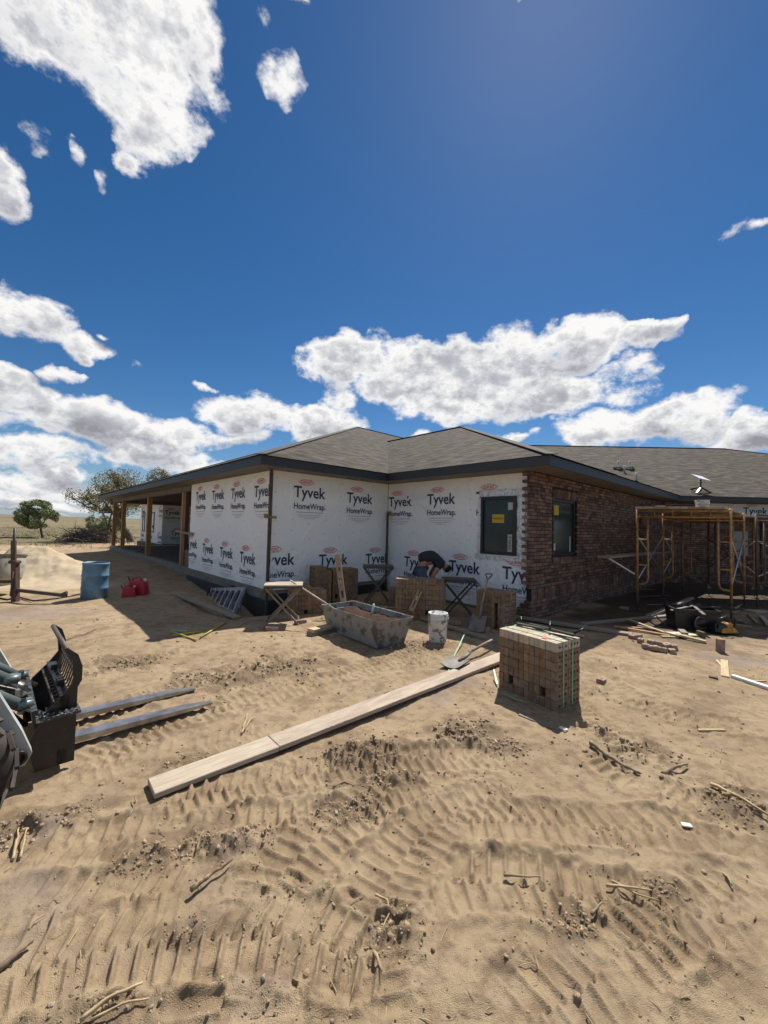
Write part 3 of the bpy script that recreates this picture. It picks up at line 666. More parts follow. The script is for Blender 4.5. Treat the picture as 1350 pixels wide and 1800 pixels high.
q.add([ew(t_, n_, z_) for z_ in (ZB+.012, ZB+.02) for t_, n_ in ((.0, .02), (16, .02), (16, .56), (-.3, .56))], [[3, 2, 1, 0], [4, 5, 6, 7], [0, 1, 5, 4], [1, 2, 6, 5], [2, 3, 7, 6], [3, 0, 4, 7]])
for k in range(0, 60): 
    u_ = -.4+k*.3
    if u_ < 17.4: ebox(u_, u_+.012, -.5, -.01, ZB-.003, ZB+.002)
q.build('soffit', m_sof, house, fix=True)
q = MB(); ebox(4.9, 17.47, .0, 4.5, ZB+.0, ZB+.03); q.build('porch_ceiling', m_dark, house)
# roof planes
m_roof = bpy.data.materials.new('shingles'); m_roof.use_nodes = True; t = m_roof.node_tree; b = t.nodes['Principled BSDF']
b.inputs['Roughness'].default_value = .95; b.inputs['Specular IOR Level'].default_value = .2
uv = N(t, 'ShaderNodeUVMap').outputs[0]
br = N(t, 'ShaderNodeTexBrick'); br.offset = .5; br.inputs['Scale'].default_value = 1; br.inputs['Brick Width'].default_value = .26; br.inputs['Row Height'].default_value = .125
br.inputs['Mortar Size'].default_value = .006; br.inputs['Mortar Smooth'].default_value = .2; br.inputs['Bias'].default_value = 0
br.inputs['Color1'].default_value = (.044, .036, .028, 1); br.inputs['Color2'].default_value = (.092, .078, .062, 1); br.inputs['Mortar'].default_value = (.045, .04, .036, 1)
nz = N(t, 'ShaderNodeTexNoise'); nz.inputs['Scale'].default_value = 3; L(t, uv, nz.inputs['Vector'])
L(t, VM(t, 'MULTIPLY_ADD', nz.outputs['Color'], (.10, .03, 0), uv), br.inputs['Vector'])
n = N(t, 'ShaderNodeTexNoise'); n.inputs['Scale'].default_value = 1; n.inputs['Detail'].default_value = 5; L(t, VM(t, 'MULTIPLY', uv, (2.2, 6.5, 1)), n.inputs['Vector'])
mxn = N(t, 'ShaderNodeMix', data_type='RGBA'); mxn.blend_type = 'MULTIPLY'; mxn.inputs[0].default_value = 1
L(t, br.outputs[0], mxn.inputs[6])
rr_ = N(t, 'ShaderNodeValToRGB'); rr_.color_ramp.elements[0].position = .35; rr_.color_ramp.elements[0].color = (.45, .45, .46, 1)
rr_.color_ramp.elements[1].position = .65; rr_.color_ramp.elements[1].color = (1.45, 1.42, 1.36, 1); L(t, n.outputs[0], rr_.inputs[0]); L(t, rr_.outputs[0], mxn.inputs[7])
L(t, mxn.outputs[2], b.inputs['Base Color'])
bp = N(t, 'ShaderNodeBump'); bp.inputs['Strength'].default_value = .7; bp.inputs['Distance'].default_value = .01; L(t, M(t, 'MULTIPLY', br.outputs[1], -1), bp.inputs['Height']); L(t, bp.outputs[0], b.inputs['Normal'])
def roofpoly(pts, eave):
    e0, e1 = (Vector(p) for p in eave); x = (e1-e0).normalized()
    nrm = (pts[1]-pts[0]).cross(pts[2]-pts[0]).normalized()
    if nrm.z < 0: nrm = -nrm; pts = pts[::-1]
    y = nrm.cross(x)
    me = bpy.data.meshes.new('roof_plane'); me.from_pydata([tuple(p) for p in pts], [], [list(range(len(pts)))])
    ul = me.uv_layers.new(name='UVMap')
    for i, p in enumerate(pts): ul.data[i].uv = ((p-e0).dot(x), (p-e0).dot(y))
    me.materials.append(m_roof); o = bpy.data.objects.new('roof', me); COL.objects.link(o); o.parent = house; return o
ZR = 2.862; o_ = .035
F0 = hv(-.53-o_, -.53-o_, ZR); F1 = hv(-.53-o_, 2.657-o_, ZR); F2 = hv(-4.413-o_, 2.657-o_, ZR); F4 = hv(17.55, -.53-o_, ZR)
pk1 = hv(10.6, 10.6, 7.345); pk2 = hv(2.15, 9.22, 5.68); K = hv(6.45, 9.22, 5.68)
F2b = hv(-4.413-o_, 15.8, ZR); F3 = ew(-.03, -o_, ZR)
roofpoly([F0, F4, pk1], (F0, F4))
# B plane with its exact slope: split so that each piece is planar
roofpoly([F0, F1, K, pk1], (F0, F1)); 
roofpoly([K, hv(6.45, 22, 5.68), hv(10.6, 22, 7.345), pk1], (F0, F1))
roofpoly([F1, F2, pk2, K], (F1, F2)); roofpoly([F2, F2b, pk2], (F2, F2b))
roofpoly([pk2, hv(-4.44, 15.8, ZR), hv(6.45, 15.8, ZR), K], (F1, F2))
NW = 8.3; zE = ZR+.4*NW
roofpoly([F3, ew(8+NW, -o_, ZR), ew(8, NW, zE), ew(-8.3, NW, zE)], (F3, ew(16, -o_, ZR)))
roofpoly([ew(8, NW, zE), ew(-8.3, NW, zE), ew(-12, 2*NW, ZR), ew(16, 2*NW, ZR)], (F3, ew(16, -o_, ZR)))
roofpoly([ew(8+NW, -o_, ZR), ew(16, 2*NW, ZR), ew(8, NW, zE)], (ew(8+NW, 0, ZR), ew(16, 2*NW, ZR)))
roofpoly([F4, pk1, hv(10.6, 22, 7.345), hv(17.5, 22, ZR)], (F4, hv(17.5, 22, ZR)))
# roofs over the far room
roofpoly([hv(17.3, 1.9, ZR), hv(23.3, 1.9, ZR), hv(20.5, 7, ZR+2.0)], (hv(17.3, 1.9, ZR), hv(23.3, 1.9, ZR)))
roofpoly([hv(23.3, 1.9, ZR), hv(23.3, 12, ZR), hv(20.5, 7, ZR+2)], (hv(23.3, 1.9, ZR), hv(23.3, 12, ZR)))
q = MB(); ebox(17.5, 23.3, 1.9, 2.45, ZB, ZT); q.build('fascia', m_fas, house)
# ridge and hip caps
m_cap = mat('hip_cap', (.075, .066, .056), .95, c2=(.05, .044, .037), ns=6)
q = MB()
for a_, b_ in ((F0, pk1), (F4, pk1), (F2, pk2), (pk2, K), (pk1, hv(10.6, 22, 7.345)), (pk2, F2b), (ew(8, NW, zE), ew(-8.3, NW, zE)), (ew(8, NW, zE), ew(8+NW, 0, ZR))):
    q.beam(a_ + Vector((0, 0, .004)), b_ + Vector((0, 0, .004)), .2, .014)
q.build('hip_caps', m_cap, house)
# pipes through the roof
def roofhit(px, py, nrm_pts):
    P = [house_m @ p for p in nrm_pts]; n_ = (P[1]-P[0]).cross(P[2]-P[0]).normalized(); return onpl(px, py, n_, P[0])
house_m = Matrix.Translation(PH) @ Matrix.Rotation(math.atan2(VV.y, VV.x), 4, 'Z'); house_i = house_m.inverted()
m_pipe = mat('vent_grey', (.42, .40, .38), .6)
def pipe(px, py, pts3, h_, r_, flash=False):
    p = house_i @ roofhit(px, py, pts3); q = MB(); q.tube([p-Vector((0, 0, .05)), p+Vector((0, 0, h_))], r_, 12)
    o = q.build('vent_pipe', m_pipe, house)
    if flash: 
        q = MB(); q.box(p+Vector((0, 0, .03)), (.34, .34, .03), Matrix.Rotation(.38, 3, 'Y')@Matrix.Rotation(0, 3, 'Z')); q.lathe([(.09, 0), (.06, .08)], p, 12); q.build('flashing', mat('flash_white', (.6, .6, .58), .5), o)
E3 = [F3, ew(10, -o_, ZR), ew(8, NW, zE)]; D3 = [F2, F2b, pk2]
pipe(892, 776, D3, .30, .035)
for px_, py_ in ((1087, 825), (1107, 825)): pipe(px_, py_, E3, .36, .045, True)
for px_, py_ in ((1098, 831), (1119, 845)): pipe(px_, py_, E3, .30, .035)
# ------------------------------------------------------------------ shared materials for loose things
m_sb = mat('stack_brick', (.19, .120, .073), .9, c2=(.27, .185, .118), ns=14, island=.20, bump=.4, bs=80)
m_sb_lit = mat('stack_brick_sunlit', (.42, .34, .25), .9, c2=(.52, .44, .34), ns=14, island=.16, bump=.4, bs=80)  # paler copy for the cube's top course, sunlight put into the colour
m_core = mat('brick_core_hole', (.03, .018, .012), .95)
m_strap = mat('strap_green', (.20, .42, .22), .45); m_pine = mat('pine', (.52, .40, .24), .75, c2=(.40, .29, .16), ns=5, stretch=(1, 12, 12), bump=.3)
m_wood = mat('weathered_wood', (.30, .25, .19), .85, c2=(.20, .16, .12), ns=5, stretch=(1, 14, 14), bump=.4)
m_pink = mat('mortar_dusted_wood', (.43, .355, .275), .85, c2=(.33, .255, .195), ns=4, stretch=(1, 5, 5), bump=.4)
m_steel = mat('galvanised', (.50, .51, .52), .38, metal=.7, c2=(.36, .37, .38), ns=20); m_rust = mat('rusty_steel', (.12, .07, .05), .8, c2=(.06, .04, .035), ns=18)
m_dkst = mat('dark_steel', (.055, .045, .04), .6, c2=(.09, .065, .05), ns=20)
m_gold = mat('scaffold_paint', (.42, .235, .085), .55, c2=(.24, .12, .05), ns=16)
m_blackp = mat('black_paint', (.014, .014, .016), .38, c2=(.05, .047, .043), ns=26, mixlo=.55, mixhi=.75)
m_white = mat('white_plastic', (.72, .73, .73), .5)
m_alu = mat('aluminium', (.62, .63, .65), .35, metal=.75)
m_level = mat('level_wood', (.38, .25, .17), .6, c2=(.30, .19, .12), ns=6)

def cores(mb, c, ex, ey, nrm, n=3, r=.013, sp=.05):        # round core holes on a brick's bed face
    for k in range(n):
        o = c + ex*((k-(n-1)/2)*sp); vs = [o + (ex*math.cos(a)+ey*math.sin(a))*r + nrm*.0015 for a in (i*math.pi/4 for i in range(8))]
        mb.add(vs, [list(range(8))], 1)
def cube_of_bricks(name, label, cat, o, ex, ey, nx, ny, nz, group=None, gaps=(), strap=False, matb=None, top=None, pale_top=False, seed=1, bz=.086):
    """bricks on edge: .0575 wide along ex, .19 deep along ey, bz tall; each course is a part"""
    ex = Vector(ex).normalized(); ey = Vector(ey).normalized(); Z = Vector((0, 0, 1)); r_ = random.Random(seed)
    th = thing(name, label, cat, o, math.atan2(ex.y, ex.x), group)
    M3 = rotz(-math.atan2(ex.y, ex.x)); s = 1 if ey.dot(Vector((-ex.y, ex.x, 0))) > 0 else -1
    w, d = .0575, .193
    for k in range(nz):
        q = MB()
        cnt = nx if not top or k < nz-1 else top
        for i in range(cnt):
            for j in range(ny):
                if j == 0 and (i, k) in gaps: continue
                c = Vector((w*(i+.5)+r_.uniform(-.001, .001), s*(d*(j+.5)+r_.uniform(-.005, .004)), bz*(k+.5)))
                q.box(c, (w-.003, d-.004, bz-.003), rotz(r_.uniform(-.01, .01)), bev=.0025)
        # core holes on both end faces
        for (xx, nn) in ((w*cnt, Vector((1, 0, 0))), (0, Vector((-1, 0, 0)))):
            for j in range(ny): cores(q, Vector((xx+nn.x*.0005, s*d*(j+.5), bz*(k+.5))), Vector((0, 1, 0)), Z, nn)
        q.build('brick_course', [(m_sb_lit if strap and k == nz-1 else matb or m_sb), m_core], th)
    if strap:
        for yy in strap:
            q = MB(); ww = .016; y_ = s*yy; Hh = bz*nz+.003; Lx = w*nx+.004
            for a, b in (((-.004, y_, .0), (-.004, y_, Hh)), ((-.004, y_, Hh), (Lx, y_, Hh)), ((Lx, y_, Hh), (Lx, y_, 0))): q.beam(a, b, ww, .0015, up=(1, 0, 0) if a[0] == b[0] else (0, 0, 1))
            q.build('strap', m_strap, th)
    return th
# ---- strapped brick cube in the foreground
c0 = at(978, 1252); c1 = at(874, 1208); c2 = at(1010, 1236)
ex = (c0-c1).normalized(); ey = Vector((-ex.y, ex.x, 0))
zz = gz(c0.x, c0.y)-.01
P0_ = Vector((c0.x, c0.y, zz)) - ex*.0575*11
pal = cube_of_bricks('brick_cube', 'strapped cube of tan bricks standing alone on the sand with black strips on top', 'brick cube', P0_, ex, ey, 11, 2, 7,
    gaps=((2, 1), (8, 1)), strap=(.10, .25), seed=5)
q = MB(); ty = Vector(ey)
q.beam((.02, .26, .622), (.70, .33, .632), .05, .016); q.beam((.10, .36, .62), (.66, .23, .65), .035, .02); q.tube([(.05, .30, .62), (.02, .33, .68), (-.02, .30, .63)], .008, 6)
q.tube([(.40, .25, .66), (.36, .33, .70)], .010, 6); q.tube([(.60, .33, .64), (.68, .37, .70)], .01, 6)
o = q.build('black_plastic_strip', m_blackp); o.matrix_world = Matrix.Translation(P0_) @ Matrix.Rotation(math.atan2(ex.y, ex.x), 4, 'Z')
tag(o, 'glossy black plastic strips lying across the top of the strapped brick cube', 'plastic strip')
q = MB(); q.add([(.44, .05, .607), (.50, .035, .606), (.48, .09, .609), (.455, .10, .610)], [[0, 1, 2, 3]]); q.box((.46, .09, .608), (.02, .07, .003), rotz(.6))
o = q.build('red_tag', mat('red_tag', (.6, .07, .08), .6)); o.matrix_world = Matrix.Translation(P0_) @ Matrix.Rotation(math.atan2(ex.y, ex.x), 4, 'Z')
tag(o, 'small torn red plastic tag on top of the strapped brick cube', 'tag')

# ---- brick stacks along the walls
def stackat(px, py, px2, py2, nx, ny, nz, label, seed, top=None, gaps=(), matb=None, name='brick_stack', shift=0):
    a = onground(px, py); b_ = onground(px2, py2); ex_ = (b_-a); ex_.z = 0; ex_.normalize(); ey_ = Vector((-ex_.y, ex_.x, 0))
    return cube_of_bricks(name, label, 'brick stack', a, ex_, ey_, nx, ny, nz, 'brick stacks along the house walls', gaps, seed=seed, top=top, matb=matb)
stackat(512, 1083, 572, 1078, 11, 2, 6, 'stepped tan brick stack behind the near mason stand, leftmost against the wrap', 21, top=6, gaps=((4, 0),))
stackat(553, 1066, 582, 1062, 6, 2, 9, 'tall narrow brick stack with a loose brick on top, left of the leaning spirit level', 22, gaps=((3, 1),), top=4)
stackat(584, 1060, 630, 1056, 10, 2, 8, 'brick stack with flat top between the leaning level and the rear mason stand', 23, gaps=((1, 1),))
stackat(694, 1088, 775, 1094, 15, 2, 8, 'broad brick stack in front of the bending person', 24, gaps=((9, 1),), top=12)
stackat(755, 1092, 776, 1094, 4, 2, 8, 'narrow brick pile butted to the right end of the broad stack beside the bending person', 25, gaps=((1, 1),))
stackat(836, 1100, 884, 1110, 9, 2, 7, 'brick stack with a tall slot under the rough brick corner, behind the upright shovel', 26, gaps=((6, 1), (6, 2), (6, 3), (6, 4), (6, 0)))
stackat(682, 1066, 700, 1067, 4, 2, 4, 'low dark brick pile in the inner corner of the wrapped walls', 27)

# ---- loose bricks
def brick_mesh(q, c=(0, 0, 0), s=(.19, .09, .057), cut=1.):
    q.box(Vector(c)+Vector((0, 0, s[2]/2)), (s[0]*cut, s[1], s[2]), bev=.003)
    cores(q, Vector(c)+Vector((0, 0, s[2])), Vector((1, 0, 0)), Vector((0, 1, 0)), Vector((0, 0, 1)), 3 if cut > .8 else 1)
q = MB(); brick_mesh(q); lb = q.build('loose_brick', [mat('red_brick', (.26, .15, .12), .9, c2=(.36, .25, .21), ns=12, bump=.4), m_core])
LB = [(1117, 1122, .3, 'single reddish brick standing at the edge of the splintered boards'), (1268, 1148, 1.2, 'brick standing on end alone on open sand near the yellow saw'),
      (800, 1098, .1, 'red brick lying beside the feet of the right mason stand'), (872, 1104, .5, 'pair end brick lying in front of the slotted brick stack'),
      (853, 1110, .9, 'red ended brick lying by the blade of the upright shovel'), (463, 1104, 1.5, 'brick under the left foot of the near mason stand'),
      (478, 1108, .2, 'pale brick on the sand under the near mason stand'), (528, 1096, .4, 'broken brick at the right foot of the near mason stand'),
      (1057, 1200, .8, 'small broken brick half sunk in sand right of the strapped brick cube'), (744, 1074, .3, 'brick at the foot of the leaning slotted level')]
for i, (px, py, a, lab) in enumerate(LB):
    o = lb if i == 0 else lb.copy()
    if i: COL.objects.link(o)
    p = onground(px, py, .0); o.location = p; o.rotation_euler = (random.uniform(-.1, .1), random.uniform(-.1, .1), a)
    if i == 1: o.rotation_euler = (0, 1.5, 1.2); o.location.z += .09
    if i == 8: o.scale = (.55, .8, .7)
    tag(o, lab, 'brick', 'loose bricks on the ground')
# rubble row of broken bricks
for i in range(9):
    px = 1126+i*7.4+(i*37 % 5); py = 1134+i*1.5+(5 if i % 2 else -4); p = onground(px, py)
    q = MB(); r_ = random.Random(100+i); q.box((0, 0, .035), (r_.uniform(.07, .12), r_.uniform(.07, .10), .06), rotz(r_.uniform(0, 3)), bev=.006, taper=r_.uniform(.8, .95))
    q.lathe([(.012, .0655), (.0, .0656)], (0, 0, 0), 8, 1)
    o = q.build('brick_scrap', [mat('scrap_brick', (.28, .17, .12), .9, c2=(.42, .33, .26), ns=16, bump=.6), m_core], loc=p); o.rotation_euler = (r_.uniform(-.2, .2), r_.uniform(-.2, .2), 0)
    tag(o, 'broken brick end in the row of brick scraps beyond the brick cube', 'brick scrap', 'row of brick scraps')
for (px, py, dz, a, lab, mm) in ((562, 1033, .0, .4, 'single brick resting on top of the leftmost stacks', m_sb),):
    pass

# ---- long scaffold plank across the foreground
def board(pa, pb, w, th_, mm, name, label, cat='board', za=0., zb=0., group=None, side=0., extra=None):
    a = onground(*pa) if len(pa) == 2 else Vector(pa); b_ = onground(*pb) if len(pb) == 2 else Vector(pb)
    a.z += za + th_/2; b_.z += zb + th_/2; d = (b_-a); Ln = d.length
    X = d.normalized(); Y = Vector((0, 0, 1)).cross(X).normalized(); Zz = X.cross(Y)
    q = MB(); nseg = max(1, int(Ln/.25)); r_ = random.Random(int(pa[0]*7+pa[1]))
    bev = min(.004, th_*.3)
    q.box((0, 0, 0), (Ln, w, th_), bev=bev)
    if extra: extra(q, Ln, w, th_)
    o = q.build(name, mm); o.matrix_world = Matrix.Translation((a+b_)/2 + Y*side) @ Matrix((X, Y, Zz)).transposed().to_4x4()
    tag(o, label, cat, group); return o
A1 = at(265, 1391); B1 = at(880, 1166); dd = (B1-A1).normalized(); seam = A1 + dd*.78
zs = lambda p, dz: Vector((p.x, p.y, max(gz(p.x, p.y), gz(p.x+.2, p.y+.2))+dz))
board(zs(seam+dd*.001, .015), zs(B1+dd*.5, .03), .185, .036, m_pink, 'scaffold_plank', 'long pinkish mortar dusted plank lying diagonally across the sand', 'plank')
board(zs(A1, .0), zs(seam-dd*.001, .015), .185, .034, mat('pale_plank', (.45, .375, .285), .8, c2=(.35, .28, .21), ns=5, stretch=(1, 14, 14), bump=.3), 'plank', 'short pale wood plank at the near end of the long diagonal plank', 'plank')

# ---- mortar tub
TC = (at(560, 1118)+at(700, 1118))*.5
def make_tub():
    a, b_, c = onground(576, 1108), onground(662, 1141), onground(700, 1112)
    fx = (b_-a); fx.z = 0; Lf = fx.length; fx.normalize(); ang = math.atan2(fx.y, fx.x)
    th = thing('mortar_tub', 'grey splattered steel mortar tub full of brown mortar standing on the sand', 'mortar tub', (a.x, a.y, a.z+.02), ang)
    L0, W0, L1, W1, Ht = Lf*1.02, .46, Lf*1.17, .60, .355
    m_tub = mat('tub_steel', (.27, .26, .24), .7, metal=.1, c2=(.10, .095, .09), ns=7, mixlo=.48, mixhi=.62, bump=.5, bs=40, det=8)
    q = MB(); t_ = .012
    def ring(L_, W_, z, cx, cy): return [(cx-L_/2, cy-W_/2, z), (cx+L_/2, cy-W_/2, z), (cx+L_/2, cy+W_/2, z), (cx-L_/2, cy+W_/2, z)]
    cx, cy = L0/2, W0/2
    vs = ring(L0, W0, 0, cx, cy)+ring(L1, W1, Ht, cx, cy)+ring(L1-t_*2, W1-t_*2, Ht, cx, cy)+ring(L0-t_, W0-t_, .03, cx, cy)
    fs = [[3, 2, 1, 0]]
    for k in range(3):
        for j in range(4): fs.append([k*4+j, k*4+(j+1) % 4, (k+1)*4+(j+1) % 4, (k+1)*4+j])
    fs.append([12, 13, 14, 15]); q.add(vs, fs); q.build('tub_body', m_tub, th, fix=True)
    q = MB(); P = ring(L1, W1, Ht, cx, cy); q.tube(P, .010, 8, closed=True); q.build('rim', mat('tub_rim', (.34, .30, .27), .6, c2=(.16, .13, .11), ns=12), th)
    q = MB(); nx, ny = 30, 16; k_ = .80; Lz, Wz = L0+(L1-L0)*k_-.03, W0+(W1-W0)*k_-.03
    X, Y = np.meshgrid(np.linspace(-Lz/2, Lz/2, nx), np.linspace(-Wz/2, Wz/2, ny)); Zm = Ht*k_+fb(X, Y, .2, 4, 7)*.05
    q.v = [(cx+float(X.flat[i]), cy+float(Y.flat[i]), float(Zm.flat[i])) for i in range(X.size)]
    q.f = [[j*nx+i, j*nx+i+1, (j+1)*nx+i+1, (j+1)*nx+i] for j in range(ny-1) for i in range(nx-1)]; q.mi = [0]*len(q.f); q.sm = [True]*len(q.f)
    q.build('mortar', mat('wet_mortar', (.062, .036, .026), .95, spec=.1, c2=(.042, .026, .02), ns=12, bump=.6), th)
    return th, Matrix.Translation(th.location) @ Matrix.Rotation(ang, 4, 'Z'), L0, W0, L1, W1, Ht
tub, TM, L0, W0, L1, W1, Ht = make_tub()
def tl(x, y, z): return TM @ Vector((x, y, z))
# block under the tub and two blocks beside it
q = MB(); q.box(tl(.25, .2, -.03), (.5, .3, .05), rotz(.4)); tag(q.build('wood_skid', m_wood), 'low wood skid under the mortar tub', 'skid')
for k, (dz, off, lab) in enumerate(((0, 0, 'lower of two short timber blocks left of the mortar tub'), (.052, .015, 'upper pale timber block left of the mortar tub'))):
    p = onground(563, 1114, dz+.005); q = MB(); q.box((0, 0, .024), (.42, .14, .048), bev=.003)
    o = q.build('timber_block', m_pine if k else m_wood, loc=p+Vector((off, 0, 0))); o.rotation_euler = (0, 0, .95-k*.05); tag(o, lab, 'timber block', 'timber blocks by the tub')
# hoe with its handle leaning over the tub edge
def rod(name, label, cat, pts, r_, mm, parts=()):
    th = thing(name, label, cat, pts[0]); O_ = Vector(pts[0])
    q = MB(); q.tube([Vector(p)-O_ for p in pts], r_, 10); q.build('handle', mm, th)
    for nm, fn in parts: fn(th, O_, nm)
    return th
hp0 = dep(510, 1020, 6.55); hp1 = tl(.02, .10, Ht*.82)
hd = (hp1-hp0).normalized(); hb = hp1+hd*.10
def hoeblade(th, O_, nm):
    q = MB(); q.box(hb-O_, (.18, .012, .14), rotz(.8)); q.build(nm, m_steel, th)
rod('mortar_hoe', 'mortar hoe with a long pale handle leaning out of the left end of the tub', 'hoe', [hb, hp0], .014, mat('hoe_handle', (.50, .50, .44), .6, c2=(.3, .27, .22), ns=5), [('blade', hoeblade)])
# green handled trowel upright in the tub
g0 = tl(L0*.52, W0*.75, Ht*.8); q = MB(); q.tube([g0, g0+Vector((.01, .0, .06)), g0+Vector((.03, .01, .16))], [.014, .016, .013], 10)
tag(q.build('float_handle', mat('pale_green', (.45, .68, .55), .5)), 'pale green handle sticking up out of the mortar in the tub', 'tool handle')
# spirit levels
def level(name, label, a, b_, w=.10, th_=.028):
    X = (b_-a).normalized(); Ln = (b_-a).length; Y = Vector((0, 1, 0)).cross(X).normalized(); Zz = X.cross(Y)
    th = thing(name, label, 'spirit level', a); mw = Matrix((X, Y, Zz)).transposed()
    th.rotation_euler = mw.to_euler()
    q = MB()
    hol = [(Ln*.12, .13), (Ln*.36, .13), (Ln*.66, .13)]
    xs = [0]; 
    for h0, hl in hol: xs += [h0, h0+hl]
    xs.append(Ln)
    for i in range(0, len(xs)-1, 2): q.box(((xs[i]+xs[i+1])/2, 0, 0), (xs[i+1]-xs[i], w, th_), bev=.003)
    for h0, hl in hol:
        for s in (-1, 1): q.box((h0+hl/2, s*(w/2-.014), 0), (hl, .028, th_), bev=.002)
    q.build('level_body', m_level, th)
    for h0, hl in hol[1:2]:
        q = MB(); q.tube([(h0+.02, 0, 0), (h0+hl-.02, 0, 0)], .010, 8); q.build('vial', mat('vial', (.55, .7, .2), .2), th)
level('spirit_level', 'long wooden spirit level leaning upright behind the mortar tub', dep(604, 1062, 6.95), dep(593, 975, 7.35))
level('spirit_level', 'short slotted spirit level leaning against the broad brick stack', dep(722, 1074, 6.75), dep(743, 1028, 6.95), .085)

# ---- mason stands
def stand(px, py, W_, D_, Ht_, rz, label, topm, spread=.0):
    p = onground(px, py); th = thing('mason_stand', label, 'mason stand', p, rz, 'folding mason stands')
    q = MB(); q.box((0, 0, Ht_), (W_, D_, .022), bev=.003); q.build('table_top', topm, th)
    q = MB()
    for s in (-1, 1): q.beam((-W_/2, s*(D_/2-.01), Ht_-.028), (W_/2, s*(D_/2-.01), Ht_-.028), .03, .03)
    q.build('top_frame', m_dkst, th)
    for s in (-1, 1):
        for d_ in (-1, 1):
            q = MB(); q.beam((d_*W_*.46, s*(D_/2-.04), Ht_-.04), (-d_*W_*.42, s*(D_/2-.01), .01), .028, .028); q.build('leg', m_wood if 'near' in label else m_dkst, th)
    for d_ in (-1, 1):
        q = MB(); q.tube([(d_*W_*.40, -D_/2, .05), (d_*W_*.40, D_/2, .05)], .012, 8); q.build('stretcher', m_dkst, th)
    return th
stand(497, 1094, .60, .42, .62, .18, 'near mason stand with pale plank top at the outer corner of the wrap', m_pink)
stand(663, 1062, .62, .40, .78, .05, 'mason stand with dark warped top at the inner corner pole', m_dkst)
stand(805, 1082, .62, .42, .68, -.1, 'mason stand with dark top in front of the lower wrap lettering, right of the person', m_dkst)

# ---- corner poles
def pole(p, z0, z1, label, brk):
    th = thing('corner_pole', label, 'corner pole', (p.x, p.y, z0), math.atan2(VV.y, VV.x))
    q = MB(); q.box((0, 0, (z1-z0)/2), (.045, .045, z1-z0), bev=.003); q.build('pole', mat('pole_steel', (.05, .036, .03), .6, c2=(.09, .06, .045), ns=10), th)
    for (zb, L_, dx, dy) in brk:
        q = MB(); q.box((dx, dy, zb-z0), (L_, .03, .05), bev=.002); q.box((dx-L_*.35, dy-.01, zb-z0+.04), (.09, .05, .05)); q.build('wood_bracket', mat('bracket', (.34, .24, .08), .7, c2=(.2, .14, .05), ns=8), th)
pp = hw(-.10, -.10); pole(pp, gz(pp.x, pp.y), 2.68, 'dark steel corner pole with a wood bracket at the outer corner of the wrapped walls', ((1.74, .26, .0, -.04), (.30, .22, -.03, -.03)))
pp = hw(-.13, 3.187-.13); pole(pp, -.05, 1.95, 'shorter dark corner pole standing in the inner corner of the wrapped walls', ((1.93, .34, .14, 0),))
o = MB(); a = hw(4.5, -.06, 1.27); b_ = hw(5.75, -.14, 1.33); o.beam(a, b_, .04, .06); tag(o.build('wood_batten', m_wood), 'wood batten nailed across the porch opening at the left end of the wrap', 'batten')

# ---- bucket
def bucket(p, r0, r1, h_, label, mm, name='bucket', group=None, mort=True):
    th = thing(name, label, 'bucket', p, 0, group)
    q = MB(); q.lathe([(0, .0), (r0, .0), (r0*1.01, .01), (r1*.985, h_*.80), (r1*1.03, h_*.81), (r1*1.03, h_*.84), (r1*.99, h_*.85), (r1*1.0, h_*.90), (r1*1.05, h_*.905), (r1*1.05, h_*.93), (r1, h_*.94), (r1*1.01, h_*.99), (r1*1.02, h_), (r1*.96, h_), (r0*.97, .02), (0, .02)], n=36)
    q.build('bucket_body', mm, th)
    q = MB(); pts = [(math.cos(t_)*r1*1.06, math.sin(t_)*r1*.3-.02, h_*.86-abs(math.sin(t_))*h_*.42) for t_ in [math.pi*i/14 for i in range(15)]]
    q.tube([(x, -abs(y)-r1*.9*math.sin(math.pi*i/14), z) for i, (x, y, z) in enumerate(pts)], .003, 6); q.build('wire_handle', m_steel, th)
    if mort:
        q = MB(); q.lathe([(0, h_*.55), (r1*.95, h_*.56)], n=24); q.build('mortar_residue', MATS['wet_mortar'], th)
    return th
m_bk = mat('splattered_white', (.66, .66, .65), .5, c2=(.17, .155, .14), ns=11, mixlo=.54, mixhi=.60, det=8)
p = onground(769, 1128); bucket(p, .118, .135, .40, 'white plastic bucket splattered with mortar standing on sand right of the tub', m_bk)

